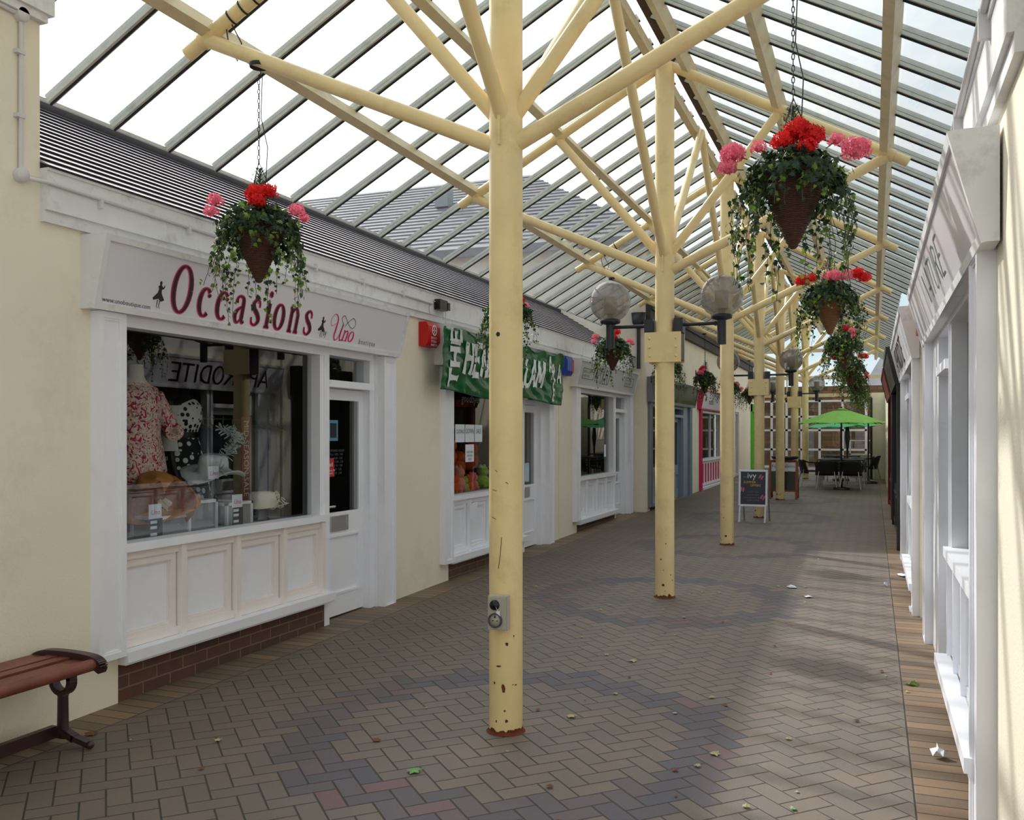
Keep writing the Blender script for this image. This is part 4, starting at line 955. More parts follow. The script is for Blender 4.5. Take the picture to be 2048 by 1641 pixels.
# ------------------------------------------------------------------ columns and trusses
ORD = ['nearest', 'second', 'third', 'fourth', 'fifth', 'sixth', 'seventh']
rust_pts = [(0.25, 0.31, 0.022, 0.07), (-0.1, 0.47, 0.035, 0.014), (0.3, 0.1, 0.03, 0.018), (0.1, 0.16, 0.02, 0.012), (-0.5, 0.22, 0.012, 0.012)]
def patch(mb, r, cx, cy, ang, z, w, h):
    """small chip of bare rust wrapped on the shaft, ang measured from the camera side"""
    n = 9; c = []
    for k in range(n):
        a = 2 * PI * k / n; rr = random.uniform(0.6, 1.1)
        dz = math.sin(a) * h / 2 * rr; da = math.cos(a) * w / 2 * rr / r
        t = -PI / 2 + ang + da; c.append((cx + (r + 0.0012) * math.cos(t), cy + (r + 0.0012) * math.sin(t), z + dz))
    mb.add(c, [tuple(range(n))])
for i, yc in enumerate(YC):
    g0 = gz(yc); R = 0.0865
    t = thing('steel_column', '%s cream painted round steel column from the camera with branching struts' % ORD[i], 'column', (XC, yc, g0))
    b = MB(); b.tube([(XC, yc, g0), (XC, yc, 4.95)], R, 32); b.build('shaft', m_steel, t)
    b = MB(); b.lathe([(R + 0.001, 0.016), (R + 0.003, 0.010), (R + 0.010, 0.002), (R + 0.016, 0.0)], 32, (XC, yc, g0))
    for (a, z, w, h) in [(random.uniform(-1.2, 1.2), random.uniform(0.03, 0.6) ** 1.4 + 0.02, random.uniform(0.006, 0.02), random.uniform(0.006, 0.02)) for _ in range(8)] + ([(0.22, 0.24, 0.022, 0.06), (-0.05, 0.35, 0.03, 0.012)] if i == 0 else [(random.uniform(-0.8, 0.8), 0.12, 0.035, 0.03)]):
        patch(b, R, XC, yc, a, g0 + z, w, h)
    for k in range(26): patch(b, R, XC, yc, random.uniform(-PI, PI), g0 + 0.012 + random.uniform(0, 0.012), random.uniform(0.02, 0.05), random.uniform(0.012, 0.025))
    b.build('rusted_foot', m_rust, t)['label'] = 'orange-brown rusted foot and chips'
    if i == 0:
        b = MB()
        n = 12; c = [(XC + (R + .001) * math.sin(-0.05 - 0.05 + 0.13 * math.cos(2 * PI * k / n)), yc - (R + .001) * math.cos(-0.05 + 0.13 * math.cos(2 * PI * k / n)), 2.09 + 0.012 * math.sin(2 * PI * k / n)) for k in range(n)]
        b.add(c, [tuple(range(n))]); b.build('bolt_hole', m_blackp, t)
        b = MB()
        for (a0, z0, a1, z1) in ((0.12, 1.06, -0.08, 0.90), (-0.5, 1.30, -0.2, 1.295), (-0.55, 1.16, -0.25, 1.15), (0.35, 1.34, 0.5, 1.33), (-0.3, 1.40, -0.15, 1.39)):
            q = []
            for k in range(7):
                f = k / 6; a_ = a0 + (a1 - a0) * f + 0.03 * math.sin(f * PI); q.append(Vector((XC + (R + .0008) * math.sin(a_), yc - (R + .0008) * math.cos(a_), z0 + (z1 - z0) * f)))
            b.tube(q, 0.0016, 5)
        b.build('scratch_marks', m_rust, t)
    for sg, dx, zt, zn, r in ((-1, 1.89, 3.905, 3.07, 0.043), (1, 1.87, 3.90, 3.07, 0.043), (-1, 1.02, 4.38, 3.22, 0.040), (1, 1.0, 4.385, 3.22, 0.040)):
        b = MB(); b.tube([(XC + sg * 0.05, yc, zn), (XC + sg * dx, yc, zt)], r, 16); b.build('strut', m_steel, t)
    for sg in (-1, 1):
        if i == 6 and sg == 1: pass
        b = MB(); b.tube([(XC, yc + sg * 0.05, 3.2), (XC, yc + sg * 1.93, 4.92)], 0.04, 16); b.bar((XC, yc + sg * 0.089, 3.05), (XC, yc + sg * 0.089, 3.2), 0.012, 0.03); b.build('strut', m_steel, t)
    tr = thing('roof_rafter', 'round cream rafter pair resting on the %s column under the glass' % ORD[i], 'rafter', (XC, yc, 3.7))
    for sg in (-1, 1):
        b = MB(); b.tube([(XC + sg * 0.03, yc, gl(XC + 0.03) - 0.145), (XC + sg * 2.04, yc, gl(XC + sg * 2.04) - 0.135)], 0.043, 16)
        for dx in (1.02, 1.89):
            x_ = XC + sg * dx
            b.tube([(x_ - 0.04 * sg, yc, gl(x_) - 0.12), (x_ + 0.04 * sg, yc, gl(x_) - 0.16)], 0.052, 16)
        b.build('rafter_tube', m_steel, tr)

# globe lamps, two on every second column
for i in (1, 3, 5):
    yc = YC[i]
    pl = MB()
    for sg in (-1, 1):
        pl.box(XC - 0.165, XC + 0.165, yc + sg * 0.088 - 0.006, yc + sg * 0.088 + 0.006, 2.235, 2.505)
        for bx in (-0.12, 0.12):
            for bz in (2.29, 2.37, 2.45): pl.ball((XC + bx, yc + sg * 0.096, bz), 0.012, n=8, m=6)
    pl.cur = 1
    for sg in (-1, 1): pl.box(XC + sg * 0.12 - 0.04, XC + sg * 0.12 + 0.04, yc - 0.08, yc + 0.08, 2.25, 2.50)
    tag(pl.build('lamp_bracket_plate', [m_steel, m_black]), 'cream bolted plate clamped round the %s column' % ORD[i], 'bracket')
    for sg, w_ in ((-1, 'left'), (1, 'right')):
        cxx = XC + sg * 0.51
        t = thing('globe_lamp', 'smoked globe lamp on a black arm, %s of the %s column' % (w_, ORD[i]), 'lamp', (cxx, yc, 2.40))
        b = MB(); b.bar((XC + sg * 0.095, yc, 2.565), (XC + sg * 0.175, yc, 2.565), 0.13, 0.13); b.tube([(XC + sg * 0.17, yc, 2.575), (cxx, yc, 2.575)], 0.016, 12)
        b.build('arm', m_black, t)
        b = MB(); b.tube([(cxx, yc, 2.385), (cxx, yc, 2.625)], 0.040, 16); b.lathe([(0.04, 2.60), (0.09, 2.615), (0.095, 2.64), (0.085, 2.65), (0.0, 2.65)], 24, (cxx, yc, 0)); b.build('stem', m_black, t)
        b = MB(); n = 26; pf = [(0.19 * math.sin(a), 2.815 - 0.19 * math.cos(a)) for a in [0.42 + (PI - 0.42) * k / n for k in range(n + 1)]]
        b.lathe(pf, 36, (cxx, yc, 0)); b.build('globe', m_globe, t)
        b = MB(); b.tube([(cxx, yc, 2.70), (cxx, yc, 2.86)], 0.058, 20, r1=0.062); b.tube([(cxx, yc, 2.645), (cxx, yc, 2.70)], 0.03, 12); b.build('lamp_sleeve', m_diff, t)

# outdoor socket on the nearest column
t = thing('outdoor_socket', 'grey weatherproof socket box with key switch on the nearest column', 'socket', (-1.768, 4.335, 0.60))
b = MB(); b.box(-1.826, -1.722, 4.285, 4.325, 0.602, 0.772); b.box(-1.822, -1.726, 4.278, 4.285, 0.606, 0.768); b.box(-1.80, -1.745, 4.325, 4.36, 0.62, 0.76)
b.build('case', m_grey_plastic, t)
b = MB(); b.lathe([(0.0, 0.012), (0.024, 0.010), (0.026, 0.0)], 20, (-1.786, 4.278, 0.728), Matrix.Rotation(PI / 2, 3, 'X')); b.build('key_switch', m_blackp, t)
b = MB(); b.lathe([(0.037, 0.0), (0.037, 0.012), (0.031, 0.012), (0.031, 0.003), (0.0, 0.003)], 28, (-1.782, 4.278, 0.652), Matrix.Rotation(PI / 2, 3, 'X')); b.build('socket_ring', m_greytxt, t)
b = MB(); b.lathe([(0.030, 0.0), (0.030, 0.006), (0.0, 0.006)], 24, (-1.782, 4.278, 0.652), Matrix.Rotation(PI / 2, 3, 'X')); b.build('socket_face', m_grey_plastic, t)
b = MB(); b.box(-1.786, -1.779, 4.2695, 4.272, 0.664, 0.676); b.box(-1.797, -1.790, 4.2695, 4.272, 0.648, 0.653); b.box(-1.774, -1.767, 4.2695, 4.272, 0.648, 0.653); b.build('pin_holes', m_blackp, t)
b = MB(); b.bar((-1.765, 4.27, 0.70), (-1.762, 4.27, 0.674), 0.018, 0.004, (0, 1, 0)); b.tube([(-1.778, 4.268, 0.725), (-1.765, 4.268, 0.70)], 0.0012, 6); b.build('key_tag', m_paper, t)
t.location.x += 0.026

# ------------------------------------------------------------------ hanging baskets
IVY = [(0, -0.42), (0.22, -0.5), (0.46, -0.22), (0.24, -0.06), (0.36, 0.2), (0.12, 0.16), (0, 0.62), (-0.12, 0.16), (-0.36, 0.2), (-0.24, -0.06), (-0.46, -0.22), (-0.22, -0.5)]
def leaf(mb, p, size, d, nrm, outline=IVY, fold=0.12):
    d = Vector(d).normalized(); nrm = Vector(nrm); x = d.cross(nrm)
    if x.length < 1e-3: x = d.cross(Vector((0.3, 1, 0.2)))
    x.normalize(); n = x.cross(d).normalized(); p = Vector(p)
    vs = [p + (x * a + d * b) * size + n * (-fold * abs(a) * size) for a, b in outline]
    vs.append(p + n * fold * 0.4 * size)
    k = len(outline)
    mb.add(vs, [(i, (i + 1) % k, k) for i in range(k)])
def rv(s=1.0): return Vector((random.uniform(-s, s), random.uniform(-s, s), random.uniform(-s, s)))
def geranium(parent, c, r, mt, nm):
    mb = MB(); c = Vector(c)
    n = int(46 * (r / 0.05) ** 2)
    mb.ball(c + Vector((0, 0, -r * 0.1)), r * 0.55, r * 0.55, r * 0.45, 10, 6)
    for k in range(n):
        z = 1 - 1.55 * (k + 0.5) / n; a = k * 2.399963; q = math.sqrt(max(0, 1 - z * z))
        o = Vector((q * math.cos(a), q * math.sin(a), z * 0.8)); p = c + o * r * random.uniform(0.7, 1.12)
        o = (o + rv(0.3)).normalized(); x, y, _ = rot_between(o); s = r * 0.30
        a0 = random.random() * 6
        for j in range(5):
            t0 = a0 + j * 1.2566; e1 = x * math.cos(t0 - 0.5) + y * math.sin(t0 - 0.5); e2 = x * math.cos(t0 + 0.5) + y * math.sin(t0 + 0.5); em = x * math.cos(t0) + y * math.sin(t0)
            mb.add([p, p + e1 * s * 0.75 + o * s * 0.25, p + em * s * 1.15 + o * s * 0.15, p + e2 * s * 0.75 + o * s * 0.25], [(0, 1, 2, 3)])
    mb.cur = 1; mb.tube([c + Vector((0, 0, -r * 0.1)), c * 0.75 + Vector((0, 0, 0.25 * 0.34))], 0.0025, 5)
    return mb.build(nm, [mt, m_stem], parent, local=True)
def make_basket(name, label, seed, reds, pinks, cone_mat, top):
    random.seed(seed)
    t = thing(name, label, 'hanging basket')
    R0, Hh = 0.158, 0.335
    b = MB(); n = 34; prof = [(0.0, 0.0)]
    for k in range(n + 1):
        z = Hh * k / n; r = 0.012 + (R0 - 0.012) * (k / n) ** 0.88; prof.append((r + (0.0035 if k % 2 else -0.0015), z))
    prof += [(R0 - 0.012, Hh), (R0 - 0.02, Hh - 0.02), (0.0, Hh - 0.03)]
    b.lathe(prof, 28)
    for k in range(8):
        a = 2 * PI * k / 8 + 0.2; b.tube([(0.012 * math.cos(a), 0.012 * math.sin(a), 0.002), (0.10 * math.cos(a), 0.10 * math.sin(a), 0.185), ((R0 + .004) * math.cos(a), (R0 + .004) * math.sin(a), Hh)], 0.0022, 5)
    b.build('wicker_cone', cone_mat, t, local=True)
    b = MB()
    for k in range(760):      # crown of leaves over the rim
        a = random.random() * 2 * PI; q = random.random() ** 0.6; rr = 0.235 * q
        z = Hh + 0.085 * math.sqrt(max(0, 1 - q * q)) + random.uniform(-0.06, 0.045) - 0.09 * q ** 3
        o = Vector((math.cos(a) * q, math.sin(a) * q, 0.6)); b.cur = 1 if random.random() < 0.16 else 0
        leaf(b, (rr * math.cos(a), rr * math.sin(a), z), random.uniform(0.028, 0.048), o * 0.5 + rv(0.8) + Vector((0, 0, -0.3)), o + rv(0.6))
    for k in range(330):      # leaves over the cone sides
        a = random.random() * 2 * PI; z = Hh - random.random() ** 1.5 * 0.2; rr = R0 * (z / Hh) ** 0.8 + random.uniform(0.01, 0.105)
        if math.sin(a) < -0.15 and abs(math.cos(a)) < 0.75 and z < Hh - 0.045: continue
        b.cur = 1 if random.random() < 0.2 else 0; o = Vector((math.cos(a), math.sin(a), 0.2))
        leaf(b, (rr * math.cos(a), rr * math.sin(a), z), random.uniform(0.026, 0.042), Vector((0, 0, -1)) + rv(0.7), o + rv(0.4))
    b.build('ivy_crown', [m_ivy, m_ivy2, m_stem], t, local=True)
    b = MB()
    ns = 26
    for k in range(ns):
        a = 2 * PI * k / ns + random.uniform(-0.12, 0.12)
        front = math.sin(a) < -0.5 and abs(math.cos(a)) < 0.6
        ln = random.uniform(0.12, 0.2) if front else random.uniform(0.26, 0.55)
        p = Vector((0.13 * math.cos(a), 0.13 * math.sin(a), Hh)); out = random.uniform(0.09, 0.17); pts = [p]
        o = Vector((math.cos(a), math.sin(a), 0)); m = int(ln / 0.022)
        for j in range(1, m + 1):
            s = j / m; pts.append(p + o * out * (1 - math.exp(-3.2 * s * ln / 0.3)) + Vector((0, 0, -ln * s)) + Vector((0, 0, 0.03)) * math.exp(-6 * s) + rv(0.004) + o * 0.02 * math.sin(s * 5 + k))
        b.cur = 2; b.tube(pts, 0.0016, 4, cap=False)
        for j, q in enumerate(pts[1:]):
            for _ in range(2 if j < m * 0.6 else 1):
                b.cur = 1 if random.random() < (0.22 + 0.3 * j / m) else 0
                leaf(b, q + rv(0.022), random.uniform(0.024, 0.044) * (1 - 0.3 * j / m), Vector((0, 0, -1)) + rv(0.8), o + rv(0.7))
    b.build('ivy_trails', [m_ivy, m_ivy2, m_stem], t, local=True)
    for c, r in reds: geranium(t, c, r, m_gred, 'red_geranium')
    for c, r in pinks: geranium(t, c, r, m_gpink, 'pink_geranium')
    b = MB(); b.cur = 1; b.tube([(0, 0.02, Hh), (0.0, 0.02, Hh + 0.33)], 0.004, 5)
    b.cur = 0
    for k in range(90):
        s = k / 90.0; z = Hh + 0.06 + 0.26 * s; a = k * 2.4; l = 0.085 * (1 - s) ** 0.8 + 0.02
        d = Vector((math.cos(a), math.sin(a), 0.8)).normalized(); p = Vector((0, 0.02, z))
        for j in range(7):
            q = p + d * l * (j / 6.0); e = (d + rv(0.9)).normalized(); w = rv(1).normalized() * 0.0035
            b.add([q - w, q + w, q + e * 0.018], [(0, 1, 2)])
        b.add([p + Vector((0, 0, .0015)), p - Vector((0, 0, .0015)), p + d * l], [(0, 1, 2)])
    b.build('conifer_sprig', [m_conifer, m_stem], t, local=True)
    b = MB(); z = Hh + 0.10; zt = top - 0.06; k = 0
    for a in (0.3, 2.4, 4.5): b.tube([((R0 - .005) * math.cos(a), (R0 - .005) * math.sin(a), Hh), (0, 0, Hh + 0.36)], 0.0022, 5)
    z = Hh + 0.36
    while z < zt:
        pts = []
        for j in range(9):
            q = 2 * PI * j / 8; u_, v_ = 0.0065 * math.cos(q), 0.0165 * math.sin(q)
            pts.append((u_, 0, z + v_) if k % 2 else (0, u_, z + v_))
        b.tube(pts, 0.0024, 4, cap=False); z += 0.027; k += 1
    b.tube([(0, 0, zt - 0.01), (0.012, 0, zt + 0.02), (0, 0, zt + 0.04), (-0.02, 0, zt + 0.05)], 0.003, 6)
    b.lathe([(0.052, top - 0.012), (0.055, top), (0.052, top + 0.012)], 20)
    b.tube([(0.03, 0.01, Hh + 0.1), (0.045, 0.02, Hh + 0.45), (0.01, 0.01, Hh + 0.62), (0.02, 0.0, zt)], 0.0028, 6)
    b.build('hanging_chain', m_chain, t, local=True)
    return t
protoA = make_basket('hanging_basket', '', 11,
  [((0.02, -0.03, 0.53), 0.062), ((0.085, -0.06, 0.49), 0.055), ((-0.045, -0.07, 0.475), 0.05), ((0.06, -0.12, 0.43), 0.042)],
  [((-0.27, -0.03, 0.45), 0.055), ((-0.29, -0.05, 0.38), 0.045), ((-0.15, -0.10, 0.45), 0.038), ((0.27, -0.04, 0.42), 0.062), ((0.19, 0.02, 0.49), 0.038)], m_wicker, 1.25)
protoB = make_basket('hanging_basket', '', 23,
  [((0.0, -0.05, 0.50), 0.056), ((0.06, -0.02, 0.52), 0.05), ((0.02, -0.11, 0.44), 0.048)],
  [((-0.23, -0.06, 0.46), 0.045), ((-0.25, -0.08, 0.39), 0.042), ((0.23, -0.05, 0.40), 0.045), ((0.27, -0.03, 0.36), 0.035)], m_wicker, 1.25)
protoC = make_basket('hanging_basket', '', 37,
  [((-0.22, -0.05, 0.46), 0.058), ((-0.14, -0.08, 0.48), 0.05), ((0.22, -0.02, 0.50), 0.06), ((0.28, -0.04, 0.46), 0.05)],
  [((0.03, -0.1, 0.48), 0.058), ((0.13, -0.1, 0.48), 0.055), ((-0.02, 0.05, 0.50), 0.045)], m_wicker2, 1.25)
def place(proto, used, loc, rz, label):
    o = proto if not used else copy_tree(proto)
    o.location = loc; o.rotation_euler = (0, 0, rz)
    tag(o, label, 'hanging basket', 'hanging baskets of ivy and geraniums in two rows'); return o
lab_l = ['basket with scarlet blooms in front of the Occasions sign', 'basket half hidden just right of the nearest column by the green banner', 'basket under the left globe lamp in front of the Apollo sign',
         'basket beside the second column near the blue-grey shop sign', 'basket with pink blooms by the scroll wall bracket', 'basket in the left row by the sixth column', 'farthest basket of the left row']
lab_r = ['largest basket, hung upper right with long ivy trails', 'basket with tan cone hung behind the largest one on the right', 'right-row basket just below the tan cone basket', 'right-row basket fourth from the camera', 'right-row basket fifth from the camera near the umbrella top', 'right-row basket sixth from the camera', 'farthest basket of the right row']
usedA = usedB = usedC = False
for i, yc in enumerate(YC):
    z = 2.455 if i < 2 else 2.45
    if i == 0: place(protoB, False, (-3.29, yc, 2.455), 0.35, 'hanging ' + lab_l[0]); usedB = True
    else: place((protoB, protoA)[i % 2 == 0 and i != 2], True, (-3.29, yc, 2.45), 0.3 + i * 1.1 if i != 2 else 0.25, 'hanging ' + lab_l[i])
    if i == 0: place(protoA, False, (-0.34, yc, 2.435), 0.07, 'hanging ' + lab_r[0])
    elif i == 1: place(protoC, False, (-0.34, yc, 2.435), 0.0, 'hanging ' + lab_r[1])
    else: place((protoC, protoA, protoB)[i % 3], True, (-0.34, yc, 2.43 - 0.02 * i), i * 0.9, 'hanging ' + lab_r[i])

# black scroll bracket on the far left wall
b = MB(); b.tube([(-3.74, 21.1, 2.45), (-3.74, 21.1, 3.05)], 0.012, 6); b.tube([(-3.74, 21.1, 2.62), (-3.3, 21.1, 2.62)], 0.01, 6)
b.tube([(-3.74 + 0.02 + 0.11 * (1 - math.cos(a)) * 1.2, 21.1, 2.86 + 0.1 * math.sin(a)) for a in [k * 0.5 for k in range(10)]], 0.008, 6)
tag(b.build('scroll_bracket', m_black), 'black scrolled iron wall bracket above the blue-grey and pink shops', 'bracket')

# ------------------------------------------------------------------ green banner over the second sign
t = thing('fabric_banner', 'creased green plastic banner with white hand painted letters tied over the second shop sign', 'banner', (-3.83, 9.8, 1.98))
BM, bl = tiltM(-1, -4.0, 0.15, 1.99, 0.195, 2.62)
random.seed(5)
def ripple(u, v):
    n1 = mnoise.noise(Vector((u * 1.6, v * 4.5, 1.3))); n2 = mnoise.noise(Vector((u * 4.0 + v * 6, v * 11.0 - u * 1.5, 5.1))); n3 = 1 - abs(mnoise.noise(Vector((u * 3.1 - v * 2.2, v * 7.0 + u, 9.7)))) * 2
    return 0.03 * n1 + 0.016 * n2 + 0.012 * n3 + 0.016
b = MB(); nu, nv = 190, 34; vs = []
for i in range(nu + 1):
    for j in range(nv + 1):
        u = 7.92 + (11.62 - 7.92) * i / nu; v = bl * j / nv
        e = math.sin(PI * i / nu)
        u2 = u + (0.07 * (v / bl) if i == 0 else 0); v2 = v * (1 - 0.04 * math.sin(i * 0.2)) - 0.03 * e * (j == nv) + 0.05 * (1 - j / nv) * math.sin(i * 0.055 + 1.2) * 0.5
        vs.append((u2, v2, ripple(u, v)))
b.smooth = True
b.add(vs, [(i * (nv + 1) + j, (i + 1) * (nv + 1) + j, (i + 1) * (nv + 1) + j + 1, i * (nv + 1) + j + 1) for i in range(nu) for j in range(nv)])
sh = b.build('sheet', m_green, t, BM)
so = sh.modifiers.new('thickness', 'SOLIDIFY'); so.thickness = 0.003
def paint_text(mb, text, x, y, h, ws, thin, rnd, R=None, gap=0.0):
    tmp = MB(); xx = x
    for ch in text:
        xx = caps(tmp, ch, xx, y, h * random.uniform(0.9, 1.06), ws, thin, 0, rnd, slant=0.16, thick=0.2, extra=0.012, R=R) if R is None else caps(tmp, ch, xx, y, h, ws, thin, 0, rnd, thick=0.2, extra=0.012, R=R)
    # drape on the sheet
    mb.add([(p[0], p[1], ripple(p[0], p[1]) + 0.006) for p in tmp.v], tmp.f)
def seg_caps(text, x, y, h, ws, thin, R=None):
    """letters cut in short pieces so that they follow the creases"""
    tmp = MB()
    for ch in text:
        adv, st = CAPS[ch]
        for s_ in st:
            pts = []
            for a, c in zip(s_[:-1], s_[1:]):
                for k in range(5):
                    f = k / 5; pts.append((a[0] + (c[0] - a[0]) * f, a[1] + (c[1] - a[1]) * f))
            pts.append((s_[-1][0], s_[-1][1])); q = []
            ph = random.random() * 6
            for k, (px, py) in enumerate(pts):
                w = thin * (1 + 0.45 * (abs(k / (len(pts) - 1) - 0.5) * 2) ** 3 + 0.15 * math.sin(k + ph))
                X_, Y_ = px * h * ws + py * h * 0.14, py * h
                if R: X_, Y_ = R[0] * px * h * ws + R[1] * py * h, R[2] * px * h * ws + R[3] * py * h
                q.append((x + X_, y + Y_, w))
            tmp.ribbon(q, 0)
        if R: x += R[0] * adv * h * ws; y += R[2] * adv * h * ws
        else: x += adv * h * ws
    return tmp
wt_ = MB()
def put(tmp): wt_.add([(p[0], p[1], ripple(p[0], p[1]) + 0.008) for p in tmp.v], tmp.f)
put(seg_caps('THE', 8.30, 0.05, 0.22, 1.55, 0.048, R=(0, -1, 1, 0)))
random.seed(9)
put(seg_caps('HEND', 8.37, 0.20, 0.32, 1.2, 0.056)); put(seg_caps('I', 9.62, 0.19, 0.32, 1.3, 0.056)); put(seg_caps('LLAM', 9.98, 0.17, 0.32, 1.1, 0.056))
put(seg_caps('A', 10.97, 0.38, 0.2, 1.1, 0.034)); put(seg_caps('R', 11.10, 0.29, 0.19, 1.1, 0.032)); put(seg_caps('C', 11.17, 0.16, 0.14, 1.1, 0.03)); put(seg_caps('E', 11.19, 0.03, 0.14, 1.1, 0.03)); put(seg_caps('A', 11.36, 0.26, 0.24, 1.1, 0.036))
wt_.build('painted_lettering', m_whitetxt, t, BM)

# papers stuck in and on the second shop window
def sheet(u0, v0, w, h, text, size, label, ws=GW + 0.004, rot=0.0, X=-4.0):
    M_ = frameM(-1, X) @ Matrix.Translation((u0, v0, ws)) @ Matrix.Rotation(rot, 4, 'Z')
    p = thing('paper_notice', label, 'notice', tuple(M_ @ Vector((w / 2, 0, 0))))
    b = MB(); b.box(0, w, 0, h, 0, 0.0015); b.build('paper_sheet', m_paper, p, M_)
    if text:
        small_text(text, size, M_ @ Matrix.Translation((w / 2, h * 0.5, 0.003)), m_greytxt, 'printed_lettering', p, 'CENTER', sx=0.8)
    return p
sheet(8.84, 1.50, 0.24, 0.19, 'CLOSING', 0.06, 'paper reading closing, left one of the row in the second shop window')
sheet(9.095, 1.50, 0.24, 0.19, 'DOWN', 0.075, 'paper reading down, middle one of the row in the second shop window')
sheet(9.35, 1.50, 0.21, 0.19, 'SALE', 0.075, 'paper reading sale, right one of the row in the second shop window')
sheet(9.10, 1.285, 0.23, 0.19, 'EVERYTHING\nNOW HALF\nPRICE!!', 0.036, 'paper about everything now half price below the row of three')
sheet(9.0, 0.66, 0.2, 0.18, '', 0.03, 'loose paper taped to the white panels under the second window', 0.014, 0.1)
sheet(8.56, 1.27, 0.06, 0.11, '', 0.02, 'tiny white card at the left edge of the second window')
sheet(10.73, 1.22, 0.12, 0.26, 'OPEN', 0.03, 'narrow white poster at the left of the second shop door glass', GW - 0.017)
sheet(10.98, 0.98, 0.16, 0.24, '', 0.03, 'pale blue notice low on the second shop door glass', GW - 0.017).children[0].data.materials[0] = mat('pale_cyan_print', srgb(186, 208, 214), 0.6)
sheet(14.62, 1.22, 0.12, 0.2, '', 0.03, 'white card in the right corner of the third shop window')
gw_ = small_text('goodbyes', 0.13, frameM(-1, -4.0) @ Matrix.Translation((9.0, 1.93, GW + 0.003)), m_greyline, 'window_lettering', None, shear=0.2)
tag(gw_, 'pale handwritten lettering high on the second shop window glass', 'lettering')

# alarm boxes
t = thing('alarm_box', 'red alarm box with a round white emblem on the left wall before the green banner', 'alarm', (-3.95, 7.92, 2.42))
b = MB(); b.prism([(0, 2.42), (0.07, 2.42), (0.105, 2.47), (0.105, 2.61), (0.08, 2.65), (0, 2.65)], 7.83, 8.08)
b.map(Matrix(((0, 1, 0, 0), (0, 0, 1, 0), (1, 0, 0, 0), (0, 0, 0, 1)))); b.build('case', m_red, t, frameM(-1, -4.0))
M_ = frameM(-1, -4.0) @ Matrix.Translation((7.955, 2.575, 0.107))
b = MB(); b.ribbon([(0.045 * math.cos(a), 0.045 * math.sin(a), 0.012) for a in [k * 2 * PI / 24 for k in range(25)]], 0)
for a in (0, PI / 2): b.ribbon([(0.03 * math.cos(a), 0.03 * math.sin(a), 0.012), (-0.03 * math.cos(a), -0.03 * math.sin(a), 0.012)], 0)
b.build('emblem', m_paper, t, M_)
small_text('SECURITY\nSYSTEMS\n01437 7676', 0.03, M_ @ Matrix.Translation((-0.075, -0.085, 0)), m_paper, 'white_lettering', t)
b = MB(); b.box(8.12, 8.2, 2.27, 2.66, 0, 0.09)
t = thing('alarm_box', 'small blue alarm box between the green banner and the Apollo sign', 'alarm', (-3.95, 12.2, 2.42))
b = MB(); b.prism([(0, 2.40), (0.07, 2.40), (0.11, 2.46), (0.11, 2.60), (0.08, 2.66), (0, 2.66)], 12.08, 12.36)
b.map(Matrix(((0, 1, 0, 0), (0, 0, 1, 0), (1, 0, 0, 0), (0, 0, 0, 1)))); b.build('case', m_blue, t, frameM(-1, -4.0))
b = MB(); b.box(12.30, 12.365, 2.44, 2.62, 0.0, 0.112); b.build('red_band', m_red, t, frameM(-1, -4.0))
t = thing('alarm_box', 'red alarm box with yellow label on the right wall between the white signs', 'alarm', (0.33, 7.85, 2.36))
b = MB(); b.box(-7.98, -7.72, 2.36, 2.62, 0, 0.09); b.build('case', m_red, t, frameM(1, 0.41))
b = MB(); b.box(-7.90, -7.80, 2.42, 2.56, 0.09, 0.093); b.build('yellow_label', m_yellow, t, frameM(1, 0.41))
# black floodlight on the fascia
t = thing('floodlight', 'small black floodlight with a loose cable on the left fascia', 'light', (-3.82, 8.1, 2.76))
b = MB(); b.box(8.05, 8.22, 2.79, 2.89, 0.06, 0.12); b.box(8.22, 8.27, 2.80, 2.875, 0.065, 0.125); b.build('case', m_blackp, t, frameM(-1, -4.0))
b = MB(); b.tube([(8.08, 2.87, 0.07), (7.98, 2.86, 0.06), (7.94, 2.78, 0.06), (7.98, 2.74, 0.05)], 0.005, 6); b.tube([(8.17, 2.79, 0.09), (8.18, 2.70, 0.09)], 0.003, 6); b.tube([(8.24, 2.79, 0.09), (8.24, 2.67, 0.09)], 0.003, 6); b.build('cable', m_conduit, t, frameM(-1, -4.0))
b = MB(); b.box(8.0, 8.08, 2.70, 2.76, -0.0, 0.17)
# conduit
t = thing('electrical_conduit', 'white pipe conduit with round junction boxes down the left wall and along the fascia', 'conduit', (-3.98, 3.42, 2.89))
FM = frameM(-1, -4.0)
b = MB(); b.tube([(3.435, 3.70, 0.015), (3.432, 2.90, 0.015)], 0.0115, 10); b.tube([(1.2, 3.715, 0.015), (3.40, 3.69, 0.015)], 0.0115, 10)
b.tube([(3.45, 2.875, 0.02), (3.56, 2.875, 0.064), (6.0, 2.85, 0.064), (8.0, 2.84, 0.064)], 0.0115, 10); b.build('pipe', m_conduit, t, FM)
for vv in (3.69, 2.885):
    b = MB(); b.lathe([(0.036, 0.0), (0.036, 0.035), (0.033, 0.04), (0.0, 0.04)], 24, (3.432, vv, 0)); b.build('junction_box', m_conduit, t, FM)
for (u, v, w) in ((3.43, 3.5, 0.0), (3.43, 3.18, 0.0)):
    b = MB(); b.box(u - 0.03, u + 0.018, v - 0.01, v + 0.01, w, w + 0.03); b.build('pipe_clip', m_conduit, t, FM)
for u in (3.9, 4.6, 5.3, 6.0, 6.7, 7.4):
    b = MB(); b.box(u - 0.01, u + 0.01, 2.85 - 0.03, 2.85 + 0.025, 0.05, 0.078); b.build('pipe_clip', m_conduit, t, FM)
